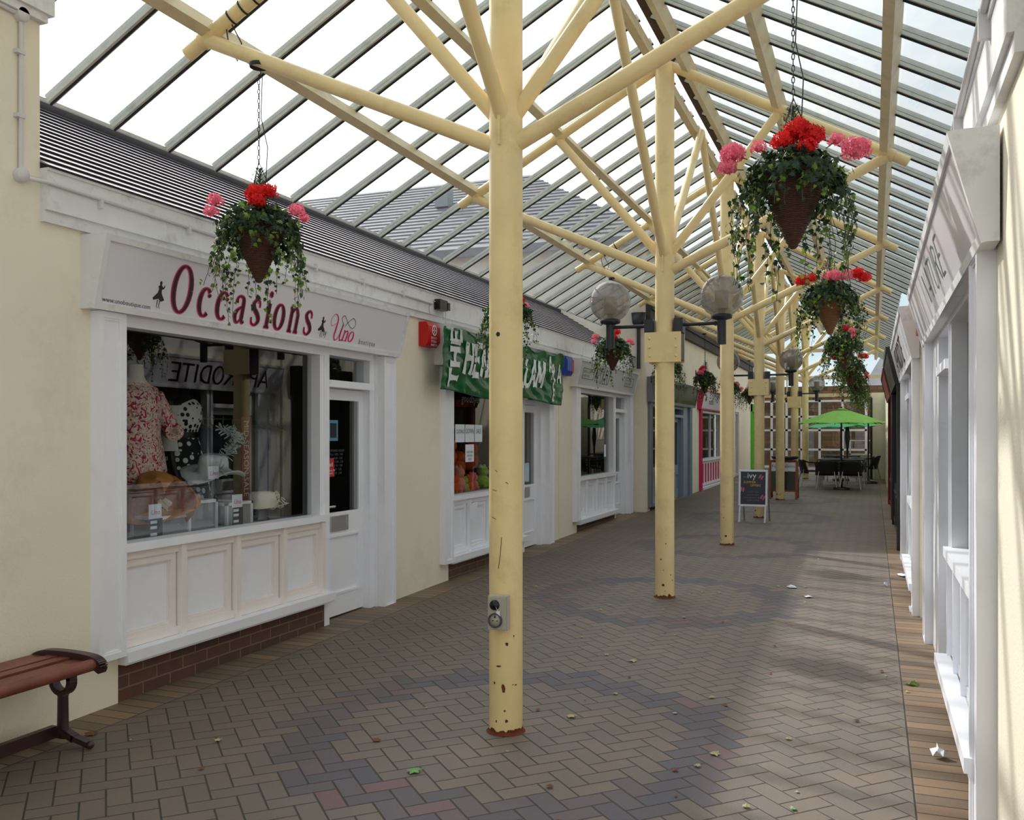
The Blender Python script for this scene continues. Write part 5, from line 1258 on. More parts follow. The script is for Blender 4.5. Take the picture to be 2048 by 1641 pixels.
# pipe on the right wall
b = MB(); b.tube([(-3.0, 3.45, 0.02), (-3.0, 3.05, 0.02), (-3.12, 2.98, 0.07), (-6.5, 2.90, 0.07)], 0.014, 10)
for u in (-3.4, -4.4, -5.4, -6.3): b.box(u - 0.012, u + 0.012, 2.88, 2.98, 0.05, 0.086)
tag(b.build('wall_pipe', m_conduit, None, frameM(1, 0.41)), 'white pipe running down the upper right wall and along its fascia', 'pipe')
# round black lamp on the right fascia
b = MB(); b.lathe([(0.0, 0.06), (0.06, 0.055), (0.085, 0.03), (0.085, 0.0), (0, 0)], 24, (-7.0, 2.76, 0.055)); 
tag(b.build('bulkhead_light', m_blackp, None, frameM(1, 0.41)), 'round black bulkhead light above the right sign', 'light')
# rainwater pipe in the corner of the left walls
b = MB(); b.tube([(-3.86, 16.08, 2.75), (-3.86, 16.08, 3.5)], 0.035, 12); b.loft([(-3.86, 16.06, 3.46, 0.05, 0.05), (-3.86, 16.06, 3.56, 0.11, 0.08), (-3.86, 16.06, 3.74, 0.13, 0.08)], 12)
tag(b.build('rainwater_pipe', m_black), 'black rainwater hopper and pipe in the corner beyond the Apollo shop', 'drainpipe')

# ------------------------------------------------------------------ bench, bottom left
t = thing('park_bench', 'backless slatted wooden bench with brown cast iron end against the left wall', 'bench', (-3.77, 2.6, gz(2.6)))
g0 = gz(3.4)
for k, (xa, xb) in enumerate([(-3.985, -3.895), (-3.88, -3.815), (-3.80, -3.735), (-3.72, -3.63)]):
    z0 = 0.455 + [0.0, 0.008, 0.006, -0.002][k]
    b = MB(); b.box(xa, xb, 0.6, 3.51, z0 - 0.025, z0 + 0.006); b.build('seat_slat', m_wood, t)
b = MB(); b.tube([(-3.59, 0.6, 0.443), (-3.59, 3.51, 0.443)], 0.03, 16); b.build('seat_slat', m_wood, t)
b = MB()
arc = [(-4.0, 3.49, 0.435), (-3.93, 3.49, 0.468), (-3.80, 3.49, 0.476), (-3.66, 3.49, 0.472), (-3.59, 3.49, 0.462), (-3.555, 3.49, 0.44), (-3.565, 3.49, 0.41)]
sp_ = spline([(p[0], p[2], 0) for p in arc], 5)
for a, c in zip(sp_[:-1], sp_[1:]):
    b.bar((a[0], 3.525, a[1]), (c[0] + (c[0] - a[0]) * .08, 3.525, c[1] + (c[1] - a[1]) * .08), 0.05, 0.036, (0, 0, 1) if abs(c[0] - a[0]) > abs(c[1] - a[1]) else (1, 0, 0))
b.build('end_rail', m_iron, t)
def leg(yy):
    b = MB()
    # ring under the seat, straight shank and a splayed foot
    cx, cz, rr = -3.735, 0.362, 0.058
    q = [(cx + (rr) * math.cos(a), yy, cz + rr * math.sin(a)) for a in [PI * 0.86 + k * (PI * 1.28) / 16 for k in range(17)]]
    for a, c in zip(q[:-1], q[1:]):
        d = Vector(c) - Vector(a); b.bar(a, Vector(c) + d * .12, 0.045, 0.026, Vector((-d.z, 0, d.x)))
    b.bar((-3.79, yy, 0.37), (-3.80, yy, 0.43), 0.045, 0.022, (1, 0, 0)); b.bar((-3.68, yy, 0.37), (-3.67, yy, 0.43), 0.045, 0.022, (1, 0, 0))
    b.loft([(-3.735, yy, 0.08, 0.045, 0.022), (-3.735, yy, 0.12, 0.034, 0.02), (-3.735, yy, 0.285, 0.030, 0.02), (-3.735, yy, 0.31, 0.04, 0.022)], 12)
    for sg in (1, -1):
        b.bar((-3.735, yy, 0.115), (-3.735 + sg * 0.08, yy, 0.085), 0.04, 0.035); b.bar((-3.735 + sg * 0.07, yy, 0.09), (-3.735 + sg * 0.17, yy, 0.068), 0.04, 0.026)
        b.ball((-3.735 + sg * 0.175, yy, 0.066), 0.022, 0.02, 0.02)
    b.build('bench_leg', m_iron, t)
leg(3.46); leg(1.2)
b = MB(); b.bar((-3.80, 0.6, 0.10), (-3.80, 3.47, 0.10), 0.035, 0.06); b.build('foot_rail', m_iron, t)

# ------------------------------------------------------------------ pavement signs
t = thing('pavement_sign', 'white framed A-board lettered the ivy with pink sweets on a dark poster', 'sign', (-1.76, 15.2, gz(15.2)))
yb, x0, x1, zb, zt = 15.05, -1.975, -1.56, 0.46, 1.01
tz = (zt - zb)
AM = Matrix.Translation((x0, yb, zb)) @ Matrix.Rotation(PI / 2 - 0.1, 4, 'X')
W = x1 - x0
b = MB()
for a, c in (((0, 0), (W, 0)), ((W, 0), (W, tz)), ((W, tz), (0, tz)), ((0, tz), (0, 0))): b.bar((a[0], a[1], 0), (c[0], c[1], 0), 0.03, 0.02, (0, 0, 1))
for a in ((0, 0), (W, 0), (W, tz), (0, tz)): b.ball((a[0], a[1], 0), 0.016, n=10, m=6)
b.build('frame', m_white, t, AM)
b = MB(); b.box(0.01, W - 0.01, 0.01, tz - 0.01, -0.006, 0.004); b.build('poster', m_board, t, AM)
small_text('the', 0.045, AM @ Matrix.Translation((0.05, tz - 0.115, 0.006)), m_greyline, 'small_lettering', t)
small_text('ivy', 0.13, AM @ Matrix.Translation((0.115, tz - 0.12, 0.006)), m_paper, 'white_lettering', t)
small_text('SUMMER', 0.05, AM @ Matrix.Translation((0.06, tz - 0.2, 0.006)), m_yellow, 'yellow_lettering', t)
small_text('OFFERS', 0.05, AM @ Matrix.Translation((0.16, tz - 0.25, 0.006)), m_yellow, 'yellow_lettering', t)
small_text('cream teas\nsandwiches\nhomemade cakes\nfresh coffee', 0.04, AM @ Matrix.Translation((W / 2, 0.2, 0.006)), m_greyline, 'small_lettering', t, 'CENTER')
b = MB()
for (px, py, an) in ((0.33, tz - 0.10, 1.0), (0.04, tz - 0.30, 1.4), (0.36, 0.13, 1.1)):
    for o_ in (-0.018, 0.018):
        cx_, cy_ = px + o_ * math.sin(an), py - o_ * math.cos(an)
        b.plate([(cx_ + 0.04 * math.cos(q) * math.cos(an) - 0.014 * math.sin(q) * math.sin(an), cy_ + 0.04 * math.cos(q) * math.sin(an) + 0.014 * math.sin(q) * math.cos(an)) for q in [k * PI / 6 for k in range(12)]], 0.004, 0.007)
b.build('pink_sweets', m_gpink, t, AM)
for xx, d in ((x0 + 0.01, 0), (x1 - 0.01, 0)):
    b = MB(); b.bar((xx - 0.01, yb - 0.03, gz(15)), (xx, yb, zb), 0.025, 0.02); b.build('leg', m_white, t)
    b = MB(); b.bar((xx + 0.03, yb + 0.30, gz(15.3)), (xx + 0.02, yb + 0.06, zt), 0.025, 0.02); b.build('leg', m_chrome, t)

t = thing('pavement_sign', 'wooden framed chalkboard A-board behind the fourth column', 'sign', (-1.72, 19.9, gz(20)))
x0, x1, yb, zb, zt = -1.99, -1.46, 19.85, gz(20), 1.03
b = MB()
for xx in (x0, x1): b.bar((xx, yb, zb), (xx, yb + 0.16, zt), 0.05, 0.035, (0, 1, 0)); b.bar((xx, yb + 0.45, zb), (xx, yb + 0.18, zt), 0.045, 0.03, (0, 1, 0))
b.bar((x0, yb + 0.155, zt), (x1, yb + 0.155, zt), 0.03, 0.05); b.bar((x0, yb + 0.03, zb + 0.17), (x1, yb + 0.03, zb + 0.17), 0.03, 0.04)
b.build('frame', m_brownwood, t)
AM = Matrix.Translation((x0 + 0.025, yb + 0.02, zb + 0.19)) @ Matrix.Rotation(PI / 2 - 0.2, 4, 'X')
b = MB(); b.box(0, x1 - x0 - 0.05, 0, 0.38, 0, 0.01); b.build('chalkboard', m_blackp, t, AM)
b = MB(); b.box(0, x1 - x0 - 0.05, 0.39, 0.57, 0, 0.012); b.build('white_panel', m_paper, t, AM)
small_text('Foundations', 0.095, AM @ Matrix.Translation(((x1 - x0 - .05) / 2, 0.46, 0.014)), m_greytxt, 'lettering', t, 'CENTER')
b = MB(); b.loft([(-1.7, yb + 0.17, zt + 0.02, 0.13, 0.08), (-1.7, yb + 0.17, zt + 0.05, 0.26, 0.14), (-1.7, yb + 0.17, zt + 0.10, 0.28, 0.15), (-1.7, yb + 0.17, zt + 0.105, 0.24, 0.12)], 20)
tag(b.build('planter_bowl', m_black), 'shallow black bowl on top of the wooden A-board', 'bowl')

# ------------------------------------------------------------------ cafe furniture
def make_chair():
    t = thing('rattan_chair', '', 'chair')
    w, d = 0.235, 0.23
    b = MB(); b.box(-w + 0.02, w - 0.02, -d + 0.03, d - 0.02, 0.37, 0.405); b.build('seat', m_rattan, t, local=True)
    b = MB(); n = 16; vs = []
    for i in range(n + 1):
        a = PI * (0.5 + (i / n - 0.5) * 0.62) ; xx = -math.cos(a) * 0.285; yy = math.sin(a) * 0.27
        for j in range(7):
            z = 0.33 + (0.69 - 0.33) * j / 6 - (0.10 * abs(xx / 0.24) ** 3 if j == 6 else 0.03 * abs(xx / 0.24) ** 3 * j / 6)
            vs.append((xx, yy + 0.10 * (j / 6) - 0.06, z))
    b.smooth = True; b.add(vs, [(i * 7 + j, (i + 1) * 7 + j, (i + 1) * 7 + j + 1, i * 7 + j + 1) for i in range(n) for j in range(6)])
    bk = b.build('backrest', m_rattan, t, local=True); so = bk.modifiers.new('thickness', 'SOLIDIFY'); so.thickness = 0.022
    b = MB()
    for sg in (-1, 1):
        b.tube([(sg * 0.22, -0.22, 0.40), (sg * 0.245, -0.22, 0.56), (sg * 0.255, -0.12, 0.595), (sg * 0.25, 0.1, 0.6), (sg * 0.2, 0.24, 0.66)], 0.018, 8)
    b.build('armrest', m_rattan, t, local=True)
    for sx in (-1, 1):
        b = MB(); b.tube([(sx * 0.22, -0.21, 0.45), (sx * 0.235, -0.235, 0.0)], 0.0135, 8); b.build('leg', m_chrome, t, local=True)
        b = MB(); b.tube([(sx * 0.17, 0.20, 0.42), (sx * 0.235, 0.27, 0.0)], 0.0135, 8); b.build('leg', m_chrome, t, local=True)
    return t
ch0 = make_chair(); used = False
# rz 0: the back of the chair is on its +y side
chairs = [(-1.02, 23.2, PI + 0.05, 'black rattan chair with its back to the camera, left of the umbrella pole'),
          (-0.47, 23.2, PI - 0.05, 'black rattan chair with its back to the camera, right of the umbrella pole'),
          (-1.42, 24.0, PI / 2 + 0.25, 'black rattan chair turned sideways at the left end of the front table'),
          (-1.0, 24.75, 0.05, 'black rattan chair behind the front table on the left'), (-0.4, 24.75, -0.1, 'black rattan chair behind the front table on the right'),
          (-0.9, 26.1, PI, 'black rattan chair at the rear table, left'), (-0.12, 26.6, -PI / 2 - 0.3, 'black rattan chair at the right end of the rear table')]
for x, y, rz, lb in chairs:
    o = ch0 if not used else copy_tree(ch0); used = True
    o.location = (x, y, gz(y)); o.rotation_euler = (0, 0, rz); tag(o, lb, 'chair', 'black rattan cafe chairs under the umbrellas')
def cafe_table(x0, x1, y0, y1, label):
    t = thing('cafe_table', label, 'table', ((x0 + x1) / 2, (y0 + y1) / 2, gz(y0)))
    g0 = gz(y0)
    b = MB(); b.box(x0, x1, y0, y1, g0 + 0.66, g0 + 0.69); b.build('tabletop', m_black, t)
    for xx in (x0 + 0.05, x1 - 0.05):
        for yy in (y0 + 0.05, y1 - 0.05):
            b = MB(); b.tube([(xx, yy, g0), (xx, yy, g0 + 0.66)], 0.018, 8); b.build('leg', m_chrome, t)
    return t
cafe_table(-1.25, -0.2, 23.55, 24.35, 'long dark cafe table under the front green umbrella')
cafe_table(-1.3, -0.3, 26.4, 27.0, 'dark cafe table under the rear mint umbrella')
def umbrella(x, y, zb, top, rad, edge, cloth, label, rz=0.2, n=8, tilt=0.0):
    t = thing('parasol', label, 'umbrella', (x, y, zb))
    b = MB(); b.tube([(x, y, zb), (x, y, top + 0.02)], 0.02, 10); b.ball((x, y, top + 0.03), 0.025); b.build('pole', m_blackp, t)
    b = MB(); vs = []
    m = 6
    for j in range(m + 1):
        s = j / m
        for k in range(n * 4):
            a = rz + 2 * PI * k / (n * 4); fr = abs(((k / 4.0) % 1) - 0.5) * 2   # 1 at a rib
            rr = rad * s * (math.cos(PI / n) / math.cos(((k / 4.0) % 1 - 0.5) * 2 * PI / n)) * (1.0)
            zz = top - (top - edge) * (s ** 1.12) - 0.025 * s * (1 - fr)
            vs.append((x + rr * math.cos(a), y + rr * math.sin(a), zz + tilt * rr * math.cos(a)))
    q = n * 4
    b.add(vs, [(j * q + k, j * q + (k + 1) % q, (j + 1) * q + (k + 1) % q, (j + 1) * q + k) for j in range(1, m) for k in range(q)])
    b.add(vs[:1] + vs[q:2 * q], [(0, k + 1, (k + 1) % q + 1) for k in range(q)])
    can = b.build('canopy', cloth, t); so = can.modifiers.new('thickness', 'SOLIDIFY'); so.thickness = 0.004
    b = MB(); b.loft([(x, y, top - 0.03, 0.16, 0.16), (x, y, top + 0.015, 0.05, 0.05)], 16); b.build('vent_cap', cloth, t)
    for k in range(n):
        a = rz + 2 * PI * (k + 0.0) / n; b = MB(); b.tube([(x + 0.03 * math.cos(a), y + 0.03 * math.sin(a), top - 0.06), (x + rad * 0.93 * math.cos(a), y + rad * 0.93 * math.sin(a), edge - 0.03 + tilt * rad * 0.93 * math.cos(a))], 0.008, 6); b.build('rib', m_blackp, t)
    b = MB(); b.lathe([(0.22, 0.0), (0.22, 0.05), (0.03, 0.07), (0.03, 0.2), (0, 0.2)], 20, (x, y, zb)); b.build('base', m_blackp, t)
    return t
umbrella(-0.68, 23.05, gz(23), 2.19, 0.99, 1.86, m_brolly, 'large lime green parasol over the front cafe table')
umbrella(-0.80, 26.6, gz(26.6), 2.08, 0.95, 1.80, m_brolly2, 'mint green parasol partly hidden behind the lime one', 0.5, tilt=0.03)
umbrella(-0.10, 25.6, gz(25.6), 2.02, 0.42, 1.90, m_brolly, 'second lime parasol at far right partly behind the maroon shopfront', 0.1)
b = MB(); b.loft([(-0.62, 26.0, gz(26), 0.0, 0.0), (-0.62, 26.0, gz(26) + 0.9, 0.03, 0.03), (-0.62, 26.0, 1.5, 0.07, 0.07), (-0.62, 26.0, 1.95, 0.03, 0.03)], 12)
tag(b.build('folded_parasol', m_black), 'dark folded parasol behind the lime one', 'umbrella')

# ------------------------------------------------------------------ first window display
FL = 0.93
def hat(name, label, c, rb, rc, hc, mt, brim_wave=0.02, rz=0.0, tilt=0.0, stand=0.0):
    t = thing(name, label, 'hat', c, rz=rz)
    R_ = Matrix.Rotation(tilt, 4, 'Y')
    b = MB(); n = 40; vs = []; prof = [(0.0, hc), (rc * 0.7, hc * 0.98), (rc * 0.92, hc * 0.86), (rc, hc * 0.55), (rc * 1.02, hc * 0.02)]
    for r, z in prof:
        for k in range(n): a = 2 * PI * k / n; vs.append((r * math.cos(a), r * math.sin(a), z))
    for q in (0.35, 0.7, 1.0):
        for k in range(n):
            a = 2 * PI * k / n; r = rc + (rb - rc) * q; vs.append((r * math.cos(a), r * math.sin(a), brim_wave * math.sin(2 * a + 0.6) * q * q + brim_wave * 0.5 * math.sin(3 * a) * q))
    m = len(prof) + 3; b.smooth = True
    b.add(vs, [(i * n + k, (i + 1) * n + k, (i + 1) * n + (k + 1) % n, i * n + (k + 1) % n) for i in range(m - 1) for k in range(n)])
    o = b.build('crown_and_brim', mt, t, R_, local=True); so = o.modifiers.new('thickness', 'SOLIDIFY'); so.thickness = 0.004
    return t, R_
# tan hat with big bow
t, R_ = hat('wide_brim_hat', 'large tan straw hat with an amber organza bow in the first window', (-4.42, 4.83, 1.17), 0.30, 0.125, 0.15, m_straw, 0.03, -0.65, 0.55)
b = MB()
def petal(mb, root, d, nrm, l, w, curl=0.3, seg=6):
    root, d, nrm = Vector(root), Vector(d).normalized(), Vector(nrm).normalized(); x = d.cross(nrm).normalized(); vs = []
    for i in range(seg + 1):
        s = i / seg; wd = w * (0.2 + 0.8 * math.sin(min(1, s * 1.15) * PI / 2)); p = root + d * l * s + nrm * curl * l * s * s
        vs += [p - x * wd / 2 + nrm * 0.01 * math.sin(i), p + nrm * 0.014, p + x * wd / 2 - nrm * 0.01 * math.sin(i)]
    mb.smooth = True
    mb.add(vs, [(3 * i + j, 3 * i + j + 1, 3 * i + j + 4, 3 * i + j + 3) for i in range(seg) for j in (0, 1)])
for k in range(9):
    a = -0.9 + k * 0.25; petal(b, (0.13, 0.03, 0.05), (0.15, 1.0 * math.cos(a), 1.0 * math.sin(a)), (1, 0, 0.1), 0.20, 0.10, 0.12)
    petal(b, (0.13, 0.03, 0.05), (0.15, -1.0 * math.cos(a), 1.0 * math.sin(a)), (1, 0, 0.1), 0.20, 0.10, 0.12)
b.build('bow', m_strawd, t, R_, local=True)
b = MB(); b.bar((0.15, 0.0, 0.08), (0.16, 0.055, 0.03), 0.05, 0.02); b.bar((0.15, 0.03, 0.09), (0.165, 0.075, 0.05), 0.03, 0.02)
b.tube([(0.16, 0.05, 0.02), (0.2, 0.08, -0.04), (0.24, 0.12, -0.06)], 0.006, 6); b.tube([(0.16, 0.03, 0.02), (0.21, 0.03, -0.04), (0.26, 0.05, -0.05)], 0.006, 6); b.build('bow_knot', m_creamh, t, R_, local=True)
b = MB(); b.tube([(-4.48, 4.83, FL), (-4.46, 4.83, 1.24)], 0.012, 8); b.lathe([(0.07, 0), (0.07, 0.01), (0, 0.012)], 16, (-4.48, 4.83, FL)); tag(b.build('hat_stand', m_chrome), 'thin stand under the tan straw hat', 'stand')
# white hat
t, R_ = hat('brimmed_hat', 'white sinamay hat with flower and feather in the middle of the first window', (-4.42, 5.42, 1.31), 0.225, 0.105, 0.13, m_whiteh, 0.035, -0.7, 0.18)
b = MB()
for k in range(26):
    a = k * 2.4; e = random.uniform(-0.6, 1); petal(b, (0.10, 0.02, 0.04), (0.6 + 0.4 * math.cos(a), math.sin(a), e), (0.7, 0.1, 0.3), random.uniform(0.05, 0.09), 0.014, 0.2, 3)
b.build('flower', m_cloth_w, t, R_, local=True)
b = MB()
sp_ = spline([(0.02, 0.08, 0), (0.12, 0.16, 0), (0.14, 0.26, 0), (0.05, 0.32, 0)], 8)
for (a, z, _) in sp_[3:]:
    for _ in range(8): petal(b, (0, a, z), (random.uniform(-1, 1), random.uniform(-1, 1), random.uniform(-.3, 1)), (1, 0, 0), random.uniform(0.04, 0.075), 0.007, 0.3, 3)
b.build('feather', m_whiteh, t, R_, local=True)
b = MB(); b.tube([(-4.42, 5.42, FL), (-4.42, 5.42, 1.40)], 0.012, 8); b.lathe([(0.07, 0), (0.07, 0.01), (0, 0.012)], 16, (-4.42, 5.42, FL)); tag(b.build('hat_stand', m_blackp), 'thin stand under the white sinamay hat', 'stand')
# cream pillbox hat
t, R_ = hat('pillbox_hat', 'cream pillbox hat with curled loops low at the right of the first window', (-4.32, 5.86, 1.03), 0.118, 0.105, 0.12, m_creamh, 0.004, -0.5, 0.0)
b = MB()
for k in range(16):
    a = random.uniform(0, 2 * PI); cx_ = Vector((0.06, 0.09, 0.05)); r = random.uniform(0.025, 0.045); ax = rv(1).normalized(); x_, y_, _ = rot_between(ax); cc = cx_ + rv(0.045)
    b.tube([cc + (x_ * math.cos(q) + y_ * math.sin(q)) * r for q in [j * 2 * PI * 0.85 / 10 for j in range(11)]], 0.0035, 5, cap=False)
b.build('curled_loops', m_creamh, t, R_, local=True)
b = MB(); b.lathe([(0.06, FL), (0.06, FL + 0.01), (0.035, FL + 0.03), (0.04, 1.09), (0, 1.10)], 16, (-4.32, 5.86, 0)); tag(b.build('hat_stand', m_blackp), 'low dark stand under the cream pillbox hat', 'stand')
# display plinths: white edged grey cubes
for (x0, x1, y0, y1, z1, lb) in ((-4.42, -4.2, 4.62, 4.93, 1.06, 'small white-edged grey display cube nearest the first window glass'), (-4.53, -4.28, 5.0, 5.3, 1.13, 'taller white-edged grey display cube behind the small one'), (-4.6, -4.3, 5.42, 5.72, 1.09, 'white-edged grey display cube under the white hat')):
    t = thing('display_cube', lb, 'display stand', ((x0 + x1) / 2, (y0 + y1) / 2, FL))
    b = MB(); b.box(x0 + 0.01, x1 - 0.01, y0 + 0.01, y1 - 0.01, FL, z1 - 0.01); b.build('panels', m_slatefloor, t)
    b = MB(); e = 0.02
    for xx in (x0, x1 - e):
        for yy in (y0, y1 - e): b.box(xx, xx + e, yy, yy + e, FL, z1)
    for zz in (z1 - e,):
        b.box(x0, x1, y0, y0 + e, zz, zz + e); b.box(x0, x1, y1 - e, y1, zz, zz + e); b.box(x0, x0 + e, y0, y1, zz, zz + e); b.box(x1 - e, x1, y0, y1, zz, zz + e)
    b.build('white_edges', m_white, t)
b = MB(); b.box(-5.2, -4.27, 4.12, 6.2, 0.85, FL); b.box(-4.27, -4.1, 4.12, 6.18, 0.90, FL)
tag(b.build('display_platform', m_slatefloor), 'low grey display platform inside the first window', 'platform')
# price cards
for (x, y, z, lb, rows) in ((-4.14, 4.48, 1.06, 'left price card with rows of tags hung in the first window', 4), (-4.16, 5.30, 1.07, 'right price card with rows of tags hung in the first window', 4), (-4.3, 5.22, 1.27, 'small white price card on the tan hat', 0)):
    t = thing('price_card', lb, 'price card', (x, y, z))
    M_ = frameM(-1, x) @ Matrix.Translation((y, z, 0))
    b = MB(); b.box(0, 0.11, 0, 0.09, 0, 0.002); b.build('card', m_paper, t, M_)
    small_text('Uno', 0.045, M_ @ Matrix.Translation((0.015, 0.025, 0.003)), m_pink, 'pink_lettering', t, shear=0.3)
    if rows:
        b = MB(); b.box(0.005, 0.12, -0.15, 0, -0.002, 0); b.build('dark_backing', m_board, t, M_)
        b = MB()
        for k in range(rows): b.box(0.015, 0.07, -0.03 - 0.033 * k - 0.01 * (k > 1), -0.012 - 0.033 * k - 0.01 * (k > 1), 0, 0.002)
        b.build('price_tags', m_paper, t, M_)
# sticker on the glass
t = thing('window_sticker', 'white rounded sticker with red blocks at the left edge of the first window', 'sticker', (-4.085, 4.16, 1.0))
M_ = frameM(-1, -4.0) @ Matrix.Translation((4.142, 1.02, GW + 0.003))
b = MB(); b.box(0, 0.045, 0.0, 0.27, 0, 0.001); b.box(0.045, 0.055, 0.02, 0.25, 0, 0.001); b.build('white_label', m_paper, t, M_)
b = MB()
for v in (0.06, 0.13, 0.18): b.box(0.005, 0.022, v, v + 0.035, 0.001, 0.002)
b.build('red_blocks', m_red, t, M_)
# mannequins
def mannequin(name, label, cx, cy, body, top_m, low_m, pants=True):
    t = thing(name, label, 'mannequin', (cx, cy, FL - 0.08))
    b = MB()
    b.loft([(cx, cy, 2.06, 0.0, 0.0), (cx, cy, 2.055, 0.045, 0.045), (cx, cy, 1.98, 0.048, 0.048), (cx, cy, 1.93, 0.07, 0.075), (cx, cy, 1.89, 0.09, 0.15), (cx, cy, 1.80, 0.10, 0.18), (cx, cy, 1.55, 0.085, 0.125), (cx, cy, 1.4, 0.1, 0.16)], 24, cap=False)
    b.build('body', body, t)
    return t
t = mannequin('shop_mannequin', 'headless cream mannequin in a pink floral blouse and white trousers in the first window', -4.66, 4.93, m_manq, None, None)
cx, cy = -4.66, 4.93
b = MB(); n = 36; vs = []
rings = [(1.935, 0.065, 0.085), (1.90, 0.10, 0.17), (1.83, 0.12, 0.205), (1.70, 0.125, 0.185), (1.58, 0.12, 0.18), (1.45, 0.13, 0.21), (1.36, 0.14, 0.225), (1.30, 0.145, 0.235)]
for q, (z, rx_, ry_) in enumerate(rings):
    for k in range(n):
        a = 2 * PI * k / n; f = 1 + 0.02 * q * math.sin(7 * a) * 0.6; vs.append((cx + rx_ * f * math.cos(a), cy + ry_ * f * math.sin(a), z - (0.09 * abs(math.sin(a)) ** 2 if q == len(rings) - 1 else 0)))
b.smooth = True; b.add(vs, [(i * n + k, i * n + (k + 1) % n, (i + 1) * n + (k + 1) % n, (i + 1) * n + k) for i in range(len(rings) - 1) for k in range(n)])
b.tube([(cx, cy + 0.17, 1.86), (cx + 0.02, cy + 0.245, 1.72), (cx + 0.07, cy + 0.26, 1.60), (cx + 0.15, cy + 0.20, 1.60)], 0.058, 14, r1=0.062)
b.tube([(cx, cy - 0.17, 1.86), (cx + 0.0, cy - 0.24, 1.68), (cx + 0.03, cy - 0.24, 1.45)], 0.055, 14, r1=0.065)
b.build('floral_blouse', m_floral, t)
b = MB(); hp = Vector((cx + 0.19, cy + 0.17, 1.605)); b.ball(hp, 0.034, 0.028, 0.018)
for k in range(4):
    o_ = Vector((0.012, -0.02 + 0.0 * k, 0.022 - 0.015 * k)); b.tube([hp + Vector((0.015, -0.01, 0.022 - 0.014 * k)), hp + Vector((0.045, -0.03, 0.022 - 0.015 * k)), hp + Vector((0.055, -0.055 + 0.005 * k, 0.016 - 0.015 * k))], 0.0075, 8, r1=0.005)
b.tube([hp + Vector((0.0, -0.015, 0.012)), hp + Vector((0.012, -0.045, 0.02))], 0.008, 8, r1=0.006)
b.build('hand', m_manq, t)
b = MB()
for sg in (-1, 1): b.loft([(cx, cy + sg * 0.085, 1.42, 0.09, 0.09), (cx, cy + sg * 0.09, 1.2, 0.075, 0.08), (cx, cy + sg * 0.10, FL, 0.06, 0.07)], 16)
b.build('white_trousers', m_cloth_w, t)
cx, cy = -4.95, 5.72
t = thing('shop_mannequin', 'black mannequin in a spotted dress with a pale shawl in the first window', 'mannequin', (cx, cy, FL - 0.08))
b = MB(); b.loft([(cx, cy, 1.98, 0.045, 0.045), (cx, cy, 1.90, 0.05, 0.05), (cx, cy, 1.86, 0.075, 0.14), (cx, cy, 1.78, 0.09, 0.17), (cx, cy, 1.6, 0.08, 0.12)], 24)
b.tube([(cx, cy - 0.16, 1.83), (cx + 0.03, cy - 0.2, 1.6), (cx + 0.06, cy - 0.18, 1.35), (cx + 0.1, cy - 0.14, 1.15)], 0.035, 12, r1=0.02); b.build('body', m_manqb, t)
b = MB(); b.loft([(cx + 0.01, cy + 0.02, 1.86, 0.06, 0.08), (cx + 0.01, cy + 0.01, 1.80, 0.105, 0.15), (cx + 0.01, cy, 1.70, 0.11, 0.165), (cx, cy, 1.60, 0.09, 0.13)], 28, cap=False); b.build('spotted_bodice', m_dotw, t)
b = MB(); b.loft([(cx, cy, 1.60, 0.094, 0.134), (cx, cy, 1.555, 0.094, 0.134)], 28, cap=False); b.build('waistband', m_blackp, t)
b = MB(); b.loft([(cx, cy, 1.555, 0.095, 0.135), (cx, cy, 1.4, 0.14, 0.19), (cx, cy, 1.15, 0.18, 0.235), (cx, cy, FL, 0.2, 0.26)], 32, cap=False); b.build('spotted_skirt', m_dotb, t)
b = MB(); b.loft([(cx + 0.05, cy - 0.16, 1.80, 0.03, 0.05), (cx + 0.06, cy - 0.22, 1.68, 0.05, 0.06), (cx + 0.08, cy - 0.25, 1.56, 0.06, 0.06), (cx + 0.08, cy - 0.26, 1.46, 0.08, 0.085)], 16, cap=False); b.build('pale_shawl', m_cloth_w, t)
# garments on a rail behind
t = thing('clothes_rail', 'chrome clothes rail across the back right of the first shop window', 'clothes rail', (-5.3, 6.7, 0.3))
b = MB(); b.tube([(-5.35, 6.2, 0.3), (-5.35, 6.2, 1.72), (-5.35, 7.5, 1.72), (-5.35, 7.5, 0.3)], 0.014, 8); b.build('rail', m_chrome, t)
for k in range(9):
    y = 6.3 + 0.13 * k; mt = (m_cloth_n, m_cloth_g, m_cloth_g)[(k // 2) % 3]; h = random.uniform(0.85, 1.05)
    g = thing('hanging_garment', ('navy' if mt == m_cloth_n else 'khaki grey') + ' garment hung on the rail in the first shop, ' + ['first', 'second', 'third', 'fourth', 'fifth', 'sixth', 'seventh', 'eighth', 'ninth'][k], 'garment', (-5.35, y, 1.7 - h), 'garments on the rail')
    g['label'] = '%s %s garment from the left on the clothes rail in the first shop' % (['first', 'second', 'third', 'fourth', 'fifth', 'sixth', 'seventh', 'eighth', 'ninth'][k], 'navy' if mt == m_cloth_n else 'khaki grey')
    b = MB(); b.loft([(-5.35, y, 1.67, 0.03, 0.02), (-5.35, y, 1.62, 0.2, 0.03), (-5.35, y, 1.3, 0.19, 0.05), (-5.35, y, 1.7 - h, 0.2, 0.055)], 18); b.build('cloth', mt, g)
    b = MB(); b.tube([(-5.35, y, 1.66), (-5.35, y, 1.70), (-5.35, y + 0.012, 1.735), (-5.35, y, 1.745)], 0.003, 5); b.build('hanger_hook', m_chrome, g)
t = thing('sale_banner', 'narrow dark red vertical mid-season banner inside the first shop', 'banner', (-4.9, 6.4, 0.95))
M_ = frameM(-1, -4.9) @ Matrix.Translation((6.36, 0.98, 0))
